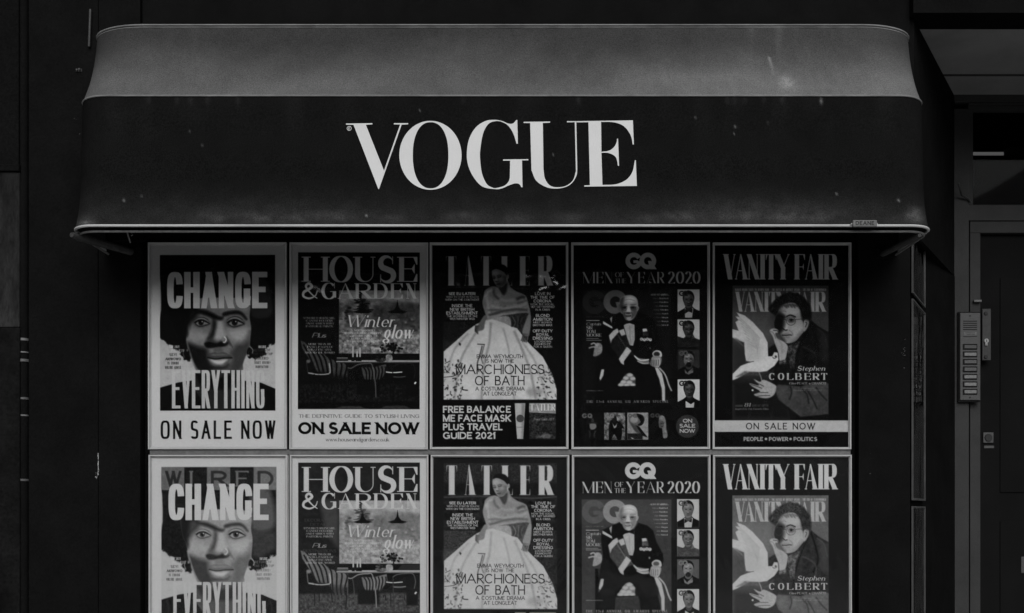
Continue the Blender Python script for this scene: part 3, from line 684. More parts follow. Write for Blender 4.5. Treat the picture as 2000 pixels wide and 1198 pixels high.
    c.text('EVERYTHING', EVERY_F, 157, 660, 733, 940, 162)
    c.text('ON SALE NOW', Face(.13, .12, sq=3.6, uni=.55, space=.17, word=.16), 95, 718, 1006, 1106, 38)
    c.at(*R2)
    c.text('CHANGE', CHANGE_F, 187, 922, 247, 514, 170)
    c.text('THE 2021', GROT, 205, 275, 786, 806, 172); c.text('AWARDS ISSUE', GROT, 215, 296, 812, 834, 172, grain=.5)
    for t, x0, x1, y, h, v in (('SEYI', 203, 257, 844, 20, 50), ('AKIWOWO', 173, 288, 876, 19, 46), ('IS ENDING', 190, 270, 906, 20, 72), ('ONLINE ABUSE', 172, 287, 938, 20, 60)): c.text(t, GROT if h == 20 else SANSB, x0, x1, y, y + h, v)
    for t, x0, x1, y, v in (('INSIDE', 857, 912, 788, 172), ('RETURN OF', 820, 944, 812, 95), ('THE STARTUP', 815, 960, 840, 84), ('RESILIENCE+', 833, 935, 872, 100), ('SMART HIRING+', 825, 945, 903, 100), ('INNOVATION', 835, 928, 934, 88)): c.text(t, GROT, x0, x1, y, y + 19, v)
    return c

def print_two():
    c = Canvas(270, 403, SC, 168)
    R1 = (794 / 285, 560 - 566, 460 - 476); R2 = (1074 / 285, 560 - 567, 880 - 886.7); Z = (8., 580 - 567, 1060 - 886.7)
    c.at(*R1); cov = c.mask([(61, 93), (722, 93), (722, 944), (61, 944)])
    c.g = cov
    c.rect(61, 93, 722, 944, 32, tex=8, cell=9)
    c.poly([(175, 300), (280, 300), (280, 560), (215, 480)], 58, f=14, clip=cov)
    # landscape panel
    c.at(*R2)
    lm = c.mask([(388, 370), (985, 370), (985, 833), (388, 833)])
    c.mottle([(388, 370), (985, 370), (985, 833), (388, 833)], 120, 46, 22)
    c.mottle([(388, 370), (985, 370), (985, 470), (700, 440), (388, 430)], 148, 22, 24, f=14, clip=lm)
    c.mottle([(640, 480), (985, 470), (985, 640), (600, 660)], 96, 30, 16, f=22, al=.8, clip=lm)
    c.mottle([(388, 640), (985, 690), (985, 833), (388, 833)], 136, 62, 12, f=10, al=.85, clip=lm)
    rg = np.random.default_rng(8)
    for i in range(46):
        y = 375 + i * 3.4; w = 6 + i * 1.4
        x = 545 + rg.normal(0, 1) * w * .5; c.ell(x, y, w * rg.uniform(.25, .6), 4, 42, f=3, al=.8, clip=lm)
    c.line([(546, 370), (550, 540)], 7, 30, sm=False)
    for i in range(16): c.ell(455 + rg.normal(0, 16), 530 + rg.normal(0, 22), 9, 6, 60, f=5, al=.6, clip=lm)
    for i in range(40): c.ell(rg.uniform(390, 980), rg.uniform(560, 830), rg.uniform(5, 18), rg.uniform(3, 9), rg.choice([62, 170, 90]), f=6, al=.5, clip=lm)
    for x in (560, 815):
        c.line([(x, 440), (x, 475)], 4, 20, sm=False)
        c.poly([(x - 3, 455), (x + 4, 455), (x + 9, 490), (x + 28, 515), (x + 74, 527), (x + 40, 537), (x - 40, 537), (x - 72, 527), (x - 24, 513), (x - 8, 490)], 20, f=1)
    # room
    c.at(*Z)
    c.rect(38, 336, 1932, 830, 26, tex=6); c.rect(660, 336, 1932, 432, 22)
    c.poly([(1560, 432), (1640, 345), (1932, 345), (1932, 432)], 42, f=4)
    c.at(*R1); c.mottle([(61, 806), (722, 800), (722, 944), (61, 944)], 62, 40, 7, f=6, clip=cov); c.mottle([(61, 915), (722, 905), (722, 944), (61, 944)], 34, 14, 8, f=8, clip=cov, al=.8)
    c.poly([(240, 944), (300, 925), (400, 925), (440, 944)], 120, f=5, al=.7, clip=cov); c.poly([(490, 944), (540, 922), (640, 922), (690, 944)], 110, f=5, al=.7, clip=cov)
    c.at(*Z)
    # striped cloth backs
    cm = c.mask([(62, 125), (120, 140), (200, 230), (320, 300), (430, 330), (520, 410), (640, 440), (800, 490), (800, 820), (620, 820), (480, 640), (330, 620), (200, 420), (90, 250)], 4)
    c.poly([(62, 125), (120, 140), (200, 230), (320, 300), (430, 330), (520, 410), (640, 440), (800, 490), (800, 820), (620, 820), (480, 640), (330, 620), (200, 420), (90, 250)], 100, f=5, tex=12)
    for k in range(8):
        x = 110 + k * 84; c.line([(x, 190 + k * 34), (x + 90, 360 + k * 22), (x + 190 - k * 20, 620 + k * 12), (x + 215 - k * 22, 820)], 24, 24, f=5, clip=cm)
    c.poly([(300, 620), (800, 700), (800, 830), (560, 830)], 40, f=50, al=.7, clip=cm)
    cm = c.mask([(1010, 540), (1200, 540), (1400, 490), (1412, 600), (1300, 760), (1100, 800), (1040, 680)], 4)
    c.poly([(1010, 540), (1200, 540), (1400, 490), (1412, 600), (1300, 760), (1100, 800), (1040, 680)], 104, f=5, tex=10)
    for k in range(7): c.line([(1040 + k * 58, 530), (1088 + k * 50, 620), (1092 + k * 40, 800)], 20, 26, f=4, clip=cm)
    c.poly([(950, 740), (1290, 740), (1290, 960), (950, 960)], 20, f=14, al=.95)
    c.poly([(1700, 480), (1900, 480), (1890, 980), (1710, 980)], 24, f=10)
    # table and things on it
    c.rect(620, 432, 1932, 470, 150); c.rect(620, 458, 1932, 474, 96)
    c.rect(632, 392, 800, 404, 140); c.rect(620, 410, 805, 446, 60); c.rect(632, 424, 800, 430, 120)
    for x, y in ((880, 215), (945, 295), (990, 235)): c.rect(x - 10, y, x + 12, 400, 160); c.poly([(x - 24, 446), (x - 5, 385), (x + 8, 385), (x + 26, 446)], 14, f=3)
    c.poly([(1228, 400), (1390, 400), (1370, 452), (1260, 455)], 84, f=3, tex=40, sm=True)
    for i in range(12): c.ell(1310 + rg.normal(0, 40), 375 + rg.normal(0, 14), 20, 15, rg.choice([30, 74]), f=4)
    c.poly([(1402, 345), (1480, 345), (1500, 405), (1480, 455), (1410, 455), (1392, 405)], 140, f=5, sm=True, tex=22)
    for i in range(60): c.ell(1450 + rg.normal(0, 75), 235 + rg.normal(0, 38), rg.uniform(12, 26), rg.uniform(9, 18), rg.choice([18, 30, 64]), f=3, rot=rg.uniform(0, 180))
    # chairs
    def ch(pts, w=12, v=70): c.line(pts, w, v, f=3)
    ch([(160, 470), (170, 560), (185, 630), (260, 630)], 16, 90); c.ell(185, 450, 36, 30, 140, f=10, al=.8); ch([(185, 632), (330, 655), (470, 650), (525, 620), (512, 480)], 18, 150)
    for p in ([(280, 650), (280, 980)], [(520, 640), (556, 930)], [(350, 660), (352, 905)]): c.line(p, 14, 26, f=2, sm=False)
    ch([(800, 552), (860, 555), (960, 500), (1100, 485), (1180, 510), (1230, 800), (1240, 1010)], 17, 120)
    ch([(870, 560), (890, 700), (905, 900), (925, 1030)], 15, 66); ch([(770, 700), (775, 870), (762, 1030)], 22, 34)
    ch([(1395, 615), (1500, 625), (1650, 615)], 14, 185); ch([(1500, 690), (1600, 695), (1700, 685)], 18, 110)
    ch([(1495, 540), (1560, 500), (1700, 480), (1810, 490), (1850, 600), (1830, 720)], 14, 84)
    ch([(1500, 540), (1505, 800), (1520, 1050)], 16, 52); ch([(1460, 640), (1465, 990)], 14, 30); ch([(1840, 800), (1865, 770)], 22, 190)
    for x in (1350, 1380, 1605, 1680): c.line([(x, 820), (x, 900 if x in (1380, 1680) else 860)], 12, 20, sm=False)
    # headings
    c.at(*R2)
    hs = Face(.2, .03, serif=.085, beak=.3, space=.1); gs = Face(.2, .035, serif=.085, beak=.25, space=.09)
    c.text('H', hs, 128, 305, 124, 306, 170); c.text('O', hs, 315, 490, 118, 310, 170); c.text('U', hs, 505, 655, 124, 308, 170)
    c.text('S', Face(.22, .03, serif=.07, space=.1), 668, 808, 120, 310, 170); c.text('E', hs, 828, 962, 124, 306, 170)
    c.text('&', Face(.17, .05), 112, 238, 316, 432, 170)
    for l, a, b in (('G', 258, 372), ('A', 378, 490), ('R', 510, 625), ('D', 645, 745), ('E', 768, 855), ('N', 880, 955)): c.text(l, gs, a, b, 318 if l != 'G' else 314, 430 if l != 'G' else 434, 170)
    c.text('DECORATING', DIDS, 135, 350, 503, 524, 62); c.text('DETAILS', DIDS, 175, 315, 535, 555, 62)
    for t, a, b, y in (('STYLISH TABLEWARE,', 127, 357, 566), ('CANDLE HOLDERS', 147, 340, 586), ('AND FABRICS WITH', 142, 345, 606), ('PASTORAL PRINTS', 147, 340, 627)): c.text(t, DIDS, a, b, y, y + 13, 165)
    c.text('Plus', SCRIPT, 190, 290, 683, 716, 165); c.text('DESTINATIONS', DIDS, 122, 365, 728, 750, 60)
    for t, a, b, y in (('MORE THAN 80', 163, 325, 757), ('EXTRA PAGES OF', 155, 345, 778), ('GREAT ESCAPES', 158, 330, 798), ('AROUND THE WORLD', 135, 355, 819)): c.text(t, DIDS, a, b, y, y + 14, 165)
    wf = Face(.12, .03, serif=.035, space=.1, skew=.25)
    c.text('Winter', wf, 437, 790, 552, 638, 175); c.text('glow', Face(.13, .03, serif=.03, space=.1, skew=.25), 712, 925, 622, 722, 175)
    for t, a, b, y in (('A NORTH DORSET', 475, 655, 656), ('COTTAGE, CHIC CHALETS', 432, 695, 676), ('and CHRISTMAS AT', 465, 668, 697), ("LONDON'S MOST", 480, 650, 716), ('DESIRABLE ADDRESS', 455, 675, 736)): c.text(t, DIDS, a, b, y, y + 14, 172)
    c.at(*R1); c.g = None
    c.text('THE DEFINITIVE GUIDE TO STYLISH LIVING', Face(.15, .06, serif=.07, beak=.1, space=.17, word=.5), 66, 720, 972, 990, 92)
    c.text('ON SALE NOW', Face(.24, .22, space=.05, word=.3), 63, 720, 1014, 1080, 40)
    c.text('www.houseandgarden.co.uk', Face(.12, .05, serif=.04, space=.1), 213, 557, 1098, 1118, 88)
    return c

def print_three():
    c = Canvas(270, 403, SC, 24)
    R1 = (794 / 285, 835 - 840, 460 - 476); R2 = (1074 / 285, 835 - 840.5, 880 - 884.6); Z = (7.4875, 860 - 840.5, 900 - 884.6)
    c.at(*R2); cov = c.mask([(118, 95), (950, 95), (952, 1165), (122, 1165)])
    c.mottle([(118, 95), (950, 95), (952, 1165), (122, 1165)], 36, 30, 3)
    c.mottle([(118, 240), (950, 240), (950, 335), (118, 335)], 22, 8, 6, f=14); c.mottle([(118, 350), (950, 350), (950, 590), (118, 600)], 27, 22, 14, f=6)
    c.line([(120, 345), (400, 338), (760, 352), (950, 340)], 9, 66, f=3, al=.8)
    c.mottle([(120, 590), (360, 590), (200, 780), (120, 820)], 48, 40, 3, f=4); c.mottle([(120, 730), (300, 740), (120, 830)], 60, 34, 3, f=10)
    for l, a, b, t in (('T', 140, 216, 112), ('A', 258, 350, 108), ('T', 397, 472, 112), ('L', 548, 625, 112), ('E', 682, 753, 112), ('R', 817, 925, 112)):
        c.text(l, Face(.195, .016, serif=.03, beak=.2, sq=2.4, bw=.12), a, b, t, 328, 166)
    c.at(*Z)
    # neck, chest, arms
    skin = 118
    c.poly([(850, 450), (990, 430), (1030, 520), (1130, 590), (1240, 640), (1290, 760), (1330, 950), (1310, 1198), (1240, 1198), (900, 900), (680, 760), (720, 560), (840, 540)], skin, f=5, sm=True, tex=6)
    c.poly([(860, 500), (980, 470), (985, 540), (940, 640), (880, 580)], 46, f=14, sm=True, al=.85); c.poly([(990, 480), (1040, 560), (1150, 620), (1000, 600)], 134, f=14, al=.6, sm=True)
    # head
    c.ell(880, 285, 118, 78, 20, f=4, rot=22); c.ell(968, 320, 44, 78, 20, f=4)
    head = [(760, 300), (780, 258), (850, 262), (930, 300), (985, 350), (975, 440), (930, 510), (880, 528), (830, 510), (790, 450), (765, 380)]
    hm = c.mask(head, 3, True); c.poly(head, 122, f=4, sm=True)
    c.poly([(772, 275), (795, 215), (870, 190), (955, 212), (1000, 290), (990, 350), (962, 335), (925, 288), (870, 256), (820, 250)], 20, f=5, sm=True)
    c.poly([(850, 400), (960, 360), (975, 440), (930, 505), (870, 520), (850, 470)], 84, f=22, al=.8, sm=True, clip=hm); c.ell(815, 320, 50, 45, 150, f=26, al=.8, clip=hm); c.ell(895, 410, 40, 34, 140, f=18, al=.7, clip=hm)
    c.line([(768, 368), (788, 363), (806, 373)], 9, 50, f=6, al=.8); c.line([(834, 362), (865, 348), (900, 354)], 9, 50, f=6, al=.8)
    c.ell(792, 392, 20, 10, 40, f=6); c.ell(868, 374, 25, 10, 38, f=6, rot=-10); c.ell(868, 372, 8, 7, 110, f=3); c.ell(790, 390, 6, 6, 100, f=3)
    c.poly([(812, 400), (835, 400), (850, 440), (810, 446)], 150, f=8, al=.8); c.ell(832, 442, 24, 8, 60, f=4)
    c.poly([(822, 482), (850, 470), (882, 474), (874, 488), (842, 492)], 60, f=6, sm=True); c.ell(855, 512, 30, 10, 96, f=8, al=.7)
    c.ell(996, 370, 16, 34, 128, f=4); c.line([(982, 390), (985, 440)], 9, 180, f=2)
    # wrap
    wm = [(640, 640), (660, 570), (740, 520), (810, 512), (860, 550), (900, 640), (870, 700), (940, 780), (1100, 760), (1240, 640), (1290, 780), (1300, 900), (1180, 960), (1000, 920), (800, 980), (690, 990), (660, 900), (620, 760)]
    c.poly(wm, 124, f=6, sm=True, tex=14, cell=5)
    for p, v, w in (([(780, 570), (800, 640), (860, 700)], 78, 34), ([(690, 640), (700, 760), (720, 900)], 150, 40), ([(760, 560), (700, 600), (660, 680)], 156, 30), ([(720, 940), (900, 880), (1100, 850), (1280, 860)], 74, 34), ([(700, 860), (860, 850), (960, 800)], 86, 22), ([(740, 790), (900, 830), (1200, 790), (1260, 740)], 146, 30), ([(1120, 700), (1200, 670), (1240, 680)], 52, 34), ([(1130, 760), (1200, 740), (1270, 720)], 84, 18), ([(700, 960), (900, 930), (1100, 900)], 150, 16), ([(880, 700), (960, 720), (1080, 710)], 138, 40)):
        c.line(p, w, v, f=14, al=.75)
    # bodice
    c.poly([(690, 990), (800, 970), (1000, 930), (1270, 900), (1290, 980), (1240, 1100), (1180, 1198), (900, 1198), (640, 1040)], 62, f=8, sm=True, tex=22, cell=5)
    c.poly([(640, 1010), (800, 960), (1000, 950), (1040, 1060), (1020, 1110), (900, 1150), (700, 1130)], 142, f=8, sm=True, al=.95, tex=16, cell=4)
    for k in range(5): c.line([(1060 + k * 40, 950), (1100 + k * 20, 1040), (1060 + k * 36, 1130)], 10, (140, 60, 110, 40, 90)[k], f=6, al=.7)
    c.at(*R2)
    # skirt
    sk = [(410, 588), (480, 575), (560, 600), (620, 630), (660, 640), (740, 742), (850, 850), (920, 980), (952, 1090), (952, 1165), (122, 1165), (122, 812), (200, 745), (300, 655), (360, 612)]
    sm_ = c.mask(sk, 1); c.poly(sk, 166, f=1.5, tex=8, cell=8)
    for p, w, v in (([(470, 600), (455, 760), (420, 900), (400, 1160)], 14, 128), ([(560, 640), (600, 800), (620, 1000), (640, 1160)], 10, 134), ([(640, 660), (700, 800), (760, 960), (800, 1160)], 16, 128), ([(420, 600), (330, 720), (240, 900), (200, 1160)], 14, 132), ([(500, 610), (520, 800), (530, 1160)], 8, 164), ([(700, 740), (800, 900), (880, 1160)], 12, 136), ([(300, 680), (200, 800), (150, 960)], 12, 134)):
        c.line(p, w, v, f=7, al=.8, clip=sm_)
    c.line([(405, 770), (390, 830), (370, 900), (380, 960)], 7, 60, f=3, al=.9); c.line([(370, 757), (425, 760)], 5, 40, f=1); c.line([(420, 765), (400, 850), (410, 900)], 6, 90, f=3)
    rg = np.random.default_rng(4)
    for i in range(150):
        x, y = (rg.uniform(125, 260), rg.uniform(860, 1160)) if i % 2 else (rg.uniform(800, 950), rg.uniform(900, 1160))
        a = rg.uniform(-1, 1) + (0.9 if x > 600 else -.6); L = rg.uniform(8, 26)
        c.line([(x, y), (x + L * math.sin(a), y + L * math.cos(a))], rg.uniform(3, 8), rg.choice([30, 60, 100]), f=2, al=.85, sm=False, clip=sm_)
    for p in ([(125, 1000), (200, 990), (235, 960)], [(130, 940), (165, 970)], [(130, 900), (170, 880)], [(870, 960), (900, 970)]): c.line(p, 4, 36)
    c.poly([(235, 745), (250, 755), (245, 770), (235, 760)], 40, f=2); c.line([(262, 1068), (262, 1090), (300, 1096)], 7, 30)
    c.ell(790, 1110, 60, 34, 130, f=14, al=.6, clip=sm_)
    # hands and arms
    c.poly([(420, 545), (440, 560), (425, 600), (415, 650), (370, 660), (360, 640), (385, 600)], 110, f=3, sm=True)
    for k in range(4): c.line([(385 - k * 9, 620), (372 - k * 6, 650), (374 - k * 6, 684 - k * 6)], 8, 100 - k * 10, f=2)
    c.poly([(745, 540), (762, 560), (752, 640), (745, 700), (705, 690), (700, 660), (720, 600)], 124, f=3, sm=True)
    for k in range(4): c.line([(740 - k * 11, 680), (738 - k * 13, 715), (728 - k * 12, 748 - k * 5)], 9, 112 - k * 8, f=2)
    for k in range(3): c.line([(734 - k * 11, 700), (726 - k * 12, 740)], 3, 40, f=1)
    c.soften(cov, 3)
    # copy
    for t, a, b, y, h, f in (('SEE EU LATER!', 160, 355, 377, 20, SANSB), ('WHO TO STAY IN TOUCH', 142, 377, 404, 13, SANS), ('WITH ON THE CONTINENT', 135, 382, 424, 14, SANS), ('INSIDE THE', 183, 333, 464, 22, SANS), ('NEW BRITISH', 170, 348, 491, 22, SANS), ('ESTABLISHMENT', 143, 373, 518, 22, SANS), ('THE WORKINGS OF THE', 147, 370, 545, 14, SANS), ('WESTMINSTER WEB', 168, 350, 563, 15, SANS),
                             ('LOVE IN', 793, 905, 377, 21, SANS), ('THE TIME OF', 760, 937, 403, 21, SANS), ('CORONA', 783, 912, 430, 22, SANS), ('HOW THE SOCIAL', 763, 933, 458, 14, SANS), ('SET GET MARRIED', 763, 936, 476, 14, SANS), ('IN A CRISIS', 797, 903, 497, 15, SANS), ('BLOND', 800, 900, 537, 21, SANS), ('AMBITION', 778, 920, 564, 22, SANS), ("MEET BORIS'S", 780, 915, 591, 14, SANS), ('BROTHER MAX', 778, 919, 610, 15, SANS), ('OFF-DUTY', 777, 922, 650, 21, SANS), ('ROYAL', 803, 897, 677, 21, SANS), ('DRESSING', 778, 922, 703, 22, SANS), ('LOCKDOWN', 790, 910, 731, 14, SANS), ('FASHION FIT', 790, 908, 750, 14, SANS), ('FOR A QUEEN', 783, 917, 769, 14, SANS)):
        c.text(t, f, a, b, y, y + h, 178)
    for t, a, b, y, h, f in (('EMMA WEYMOUTH', 365, 705, 833, 28, SANSL), ('IS NOW THE', 430, 637, 867, 28, SANSL), ('MARCHIONESS', 212, 860, 906, 72, Face(.105, .105, space=.09)), ('OF BATH', 352, 716, 990, 70, Face(.11, .11, space=.1)), ('A COSTUME DRAMA', 355, 716, 1070, 28, SANSL), ('AT LONGLEAT', 413, 658, 1106, 28, SANSL)):
        c.text(t, f, a, b, y, y + h, 14)
    c.at(*R1)
    for t, b, y in (('FREE BALANCE', 453, 926), ('ME FACE MASK', 453, 974), ('PLUS TRAVEL', 408, 1021), ('GUIDE 2021', 370, 1068)): c.text(t, Face(.2, .19, space=.07, word=.3), 85, b, y, y + 38, 168)
    c.poly([(474, 912), (532, 912), (525, 1015), (520, 1106), (487, 1106), (480, 1010)], 158, f=1); c.poly([(512, 915), (530, 915), (520, 1104), (512, 1104)], 128, f=5, al=.8); c.ell(504, 995, 21, 21, 92, f=1); c.line([(486, 1042), (521, 1042)], 3, 110, sm=False)
    c.rect(553, 912, 697, 1106, 62); c.mottle([(553, 912), (697, 912), (697, 968), (553, 962)], 138, 16, 10); c.mottle([(553, 962), (600, 968), (697, 975), (697, 1106), (553, 1106)], 66, 44, 6, f=2)
    c.poly([(590, 1098), (640, 1075), (680, 1085), (660, 1104)], 130, f=5, al=.7, tex=30)
    c.text('TATLER', Face(.16, .03, serif=.02, beak=.1), 558, 694, 916, 952, 176); c.text('Travel Guide 2021', SCRIPT, 572, 684, 992, 1005, 172)
    return c

def bust(c, x0, y0, w, h, bg, skin, coat, kind):
    """a small head-and-shoulders cover in a box"""
    m = c.mask([(x0, y0), (x0 + w, y0), (x0 + w, y0 + h), (x0, y0 + h)])
    def q(u, v): return (x0 + u * w, y0 + v * h)
    c.poly([q(0, 0), q(1, 0), q(1, 1), q(0, 1)], bg)
    c.poly([q(0, .8), q(.28, .68), q(.4, .6), q(.66, .6), q(.78, .68), q(1, .76), q(1, 1), q(0, 1)], coat, f=1.2, clip=m)
    if kind == 0: c.poly([q(.32, .66), q(.72, .66), q(.66, 1), q(.34, 1)], 150, f=1, clip=m); c.poly([q(.34, .7), q(.5, .75), q(.68, .68), q(.66, .83), q(.5, .78), q(.34, .86)], 18, f=1, clip=m)
    if kind == 1: c.poly([q(0, .62), q(.3, .7), q(.6, .62), q(1, .75), q(1, 1), q(0, 1)], 58, f=2, clip=m, tex=22); c.poly([q(.4, .5), q(.68, .5), q(.8, .7), q(.5, .76)], skin, f=2, clip=m)
    if kind == 3: c.poly([q(.36, .76), q(.6, .88), q(.76, .8), q(.74, 1), q(.36, 1)], 160, f=1, clip=m)
    hx = .5 if kind != 3 else .53
    c.poly([q(hx - .12, .4), q(hx + .14, .4), q(hx + .16, .68), q(hx, .78), q(hx - .14, .68)], skin - 30, f=2, sm=True, clip=m)
    c.ell(x0 + hx * w, y0 + .3 * h, .27 * w, .27 * h, 18, f=1, clip=m)
    hm = c.mask([q(hx - .22, .3), q(hx - .1, .17), q(hx + .12, .17), q(hx + .23, .3), q(hx + .22, .48), q(hx + .1, .63), q(hx - .06, .66), q(hx - .2, .52)], 1.2, True) * m
    hp = [q(hx - .22, .3), q(hx - .1, .17), q(hx + .12, .17), q(hx + .23, .3), q(hx + .22, .48), q(hx + .1, .63), q(hx - .06, .66), q(hx - .2, .52)]
    c.poly(hp, skin, f=1.2, sm=True, clip=m); c.ell(x0 + (hx - .06) * w, y0 + .24 * h, .12 * w, .06 * h, skin + 34, f=4, al=.7, clip=hm); c.ell(x0 + (hx + .14) * w, y0 + .45 * h, .1 * w, .14 * h, skin - 34, f=5, al=.7, clip=hm)
    for d in (-.09, .1): c.ell(x0 + (hx + d) * w, y0 + .36 * h, .045 * w, .014 * h, 24, f=2.2, clip=m); c.ell(x0 + (hx + d) * w, y0 + .42 * h, .05 * w, .02 * h, skin + 24, f=3, al=.6, clip=m)
    c.ell(x0 + hx * w, y0 + .46 * h, .04 * w, .025 * h, skin + 24, f=2, clip=m); c.ell(x0 + hx * w, y0 + .5 * h, .06 * w, .012 * h, 26, f=1.4, clip=m); c.ell(x0 + hx * w, y0 + .56 * h, .08 * w, .015 * h, 30, f=1.6, clip=m)
    if kind == 2:
        c.ell(x0 + .5 * w, y0 + .6 * h, .13 * w, .09 * h, 24, f=3, al=.9, clip=m)
        c.poly([q(.3, .75), q(.45, .9), q(.72, .8), q(.7, .88), q(.5, .98), q(.34, .92)], 110, f=1.5, clip=m)
        for k in range(4): c.line([q(.5, .88), q(.7, .72 + .06 * k)], 7, 118, f=1.5, clip=m)
    gqlogo(c, x0 + .06 * w, y0 + .04 * h, .42 * w, .2 * h, 72 if kind != 2 else 100, m)

def gqlogo(c, x, y, w, h, v, m=None, over=None):
    r = h / 2
    def ring(cx, cy, ro, ri, op, v):
        t = np.radians(np.linspace(op[0], op[1], 40)); o = np.stack([cx + ro * np.cos(t), cy - ro * np.sin(t)], 1); i = np.stack([cx + ri * np.cos(t), cy - ri * np.sin(t)], 1)[::-1]
        sl, M = c.cover([c.P(np.vstack([o, i]))], .7)
        if sl is not None: c.put(sl, M * (m[sl] if m is not None else 1), v)
    ring(x + r, y + r, r, r * .46, (28, 200), v); ring(x + r, y + r, r, r * .46, (190, 360), v); c.rect(x + r * .95, y + r * .92, x + r * 1.5, y + r * 1.25, v)
    ring(x + w - r, y + r, r, r * .46, (0, 190), over or v); ring(x + w - r, y + r, r, r * .46, (180, 370), over or v)
    c.poly([(x + w - r * 1.0, y + r * 1.0), (x + w - r * .6, y + r * 1.0), (x + w + r * .08, y + 2 * r), (x + w - r * .7, y + 2 * r)], over or v, clip=m)

def print_four():
    c = Canvas(270, 403, SC, 22)
    R1 = (808 / 290, 1105 - 1116, 460 - 476); R2 = (1093 / 290, 1105 - 1115, 880 - 885.5); Z = (5.2544, 1140 - 1115, 970 - 885.5); Q = (5.2544, 1310 - 1115, 970 - 885.5)
    c.at(*R2); c.rect(120, 362, 778, 1215, 50, tex=8, cell=5); c.poly([(120, 362), (778, 362), (778, 600), (120, 500)], 66, f=60, al=.6)
    cov = c.mask([(120, 362), (778, 362), (778, 1215), (120, 1215)])
    gqlogo(c, 438, 90, 225, 122, 166)
    mf = Face(.14, .022, serif=.05, beak=.24, space=.13)
    for l, a, b in (('M', 124, 212), ('E', 226, 276), ('N', 286, 342), ('Y', 448, 512), ('E', 532, 580), ('A', 590, 660), ('R', 672, 722)): c.text(l, mf, a, b, 232, 314, 166)
    for l, a, b in (('2', 748, 800), ('0', 808, 868), ('2', 874, 924), ('0', 930, 988)): c.text(l, Face(.17, .022, serif=0, beak=.1), a, b, 230, 316, 166)
    c.text('OF', Face(.15, .03, serif=.06, beak=.15, space=.12), 362, 424, 234, 270, 166); c.text('THE', Face(.15, .03, serif=.06, beak=.15, space=.12), 362, 442, 280, 314, 166)
    r = 90
    gqlogo(c, 122, 364, 330, 176, 74, cov, 118)
    # seated man
    c.at(*Z)
    k = 18
    c.poly([(190, 345), (290, 300), (370, 262), (440, 340), (520, 340), (560, 270), (650, 295), (715, 350), (750, 470), (815, 590), (820, 660), (790, 760), (760, 830), (740, 900), (760, 1000), (800, 1198), (590, 1198), (560, 1020), (330, 1030), (320, 1198), (130, 1198), (150, 900), (170, 760), (200, 600), (180, 450)], k, f=3, tex=6)
    c.poly([(160, 740), (400, 820), (560, 800), (760, 860), (800, 1000), (640, 1040), (560, 900), (430, 880), (300, 1010), (190, 1010)], 26, f=8, al=.9)
    c.poly([(120, 740), (150, 740), (170, 1000), (140, 1198), (120, 1198)], 14, f=3)
    head = [(365, 200), (370, 130), (420, 92), (490, 88), (540, 120), (555, 180), (545, 260), (515, 320), (470, 350), (425, 335), (395, 270)]
    hm = c.mask(head, 2, True); c.poly(head, 150, f=3, sm=True); c.ell(362, 215, 14, 34, 110, f=4)
    c.poly([(365, 200), (375, 130), (410, 110), (400, 200), (405, 300), (380, 260)], 82, f=12, al=.8, sm=True, clip=hm); c.ell(480, 130, 50, 34, 184, f=18, al=.8, clip=hm)
    c.poly([(500, 230), (550, 210), (540, 280), (500, 330)], 112, f=12, al=.7, clip=hm)
    c.ell(415, 215, 28, 19, 84, f=9, al=.9); c.ell(500, 215, 26, 17, 74, f=9, al=.9)
    c.line([(385, 198), (400, 194), (440, 203), (470, 212), (540, 207)], 5, 70, f=3, al=.8); c.line([(390, 200), (395, 235), (430, 242), (448, 215)], 4, 60, f=1.5); c.line([(480, 215), (485, 238), (520, 238), (532, 212)], 4, 60, f=1.5)
    c.ell(415, 215, 15, 6, 34, f=4); c.ell(500, 215, 14, 6, 34, f=4); c.poly([(395, 250), (430, 260), (430, 330), (405, 310)], 104, f=14, al=.8, clip=hm); c.poly([(490, 240), (545, 230), (535, 300), (490, 325)], 108, f=14, al=.8, clip=hm); c.poly([(368, 150), (392, 120), (396, 190), (372, 215)], 96, f=8, al=.8, clip=hm)
    c.poly([(445, 200), (470, 205), (475, 265), (440, 268)], 174, f=6, al=.85, sm=True); c.ell(455, 270, 24, 8, 50, f=4)
    c.poly([(428, 296), (476, 292), (480, 304), (440, 309)], 52, f=5, al=.95, sm=True); c.line([(405, 180), (440, 184)], 7, 100, f=4); c.line([(478, 184), (535, 182)], 7, 100, f=4); c.line([(420, 262), (415, 300), (432, 325)], 7, 92, f=5); c.line([(486, 262), (500, 290), (490, 320)], 7, 92, f=5); c.line([(410, 140), (460, 130), (520, 142)], 4, 128, f=4); c.line([(438, 300), (470, 298)], 4, 150, f=3)
    c.line([(400, 270), (415, 320), (450, 345)], 8, 110, f=4, al=.6); c.line([(545, 200), (560, 215), (545, 250)], 10, 150, f=3)
    # shirt, tie
    c.poly([(405, 395), (440, 370), (520, 355), (522, 540), (505, 605), (460, 600), (440, 520)], 152, f=3, tex=8); c.line([(470, 400), (472, 500), (480, 590)], 6, 118, f=4, al=.7)
    c.poly([(400, 360), (440, 345), (470, 360), (518, 340), (520, 390), (470, 372), (430, 380), (405, 395)], 14, f=1.5)
    # sash
    c.poly([(195, 350), (290, 408), (295, 432), (270, 420), (195, 380)], 168, f=2); c.poly([(266, 325), (292, 300), (284, 385)], 150, f=2)
    c.poly([(255, 520), (330, 425), (420, 470), (470, 600), (500, 700), (400, 740), (360, 730), (270, 620)], 58, f=5, tex=16)
    c.poly([(255, 500), (300, 450), (345, 425), (358, 465), (290, 540), (275, 580)], 158, f=3, tex=10); c.poly([(355, 450), (410, 430), (428, 490), (385, 505)], 158, f=3)
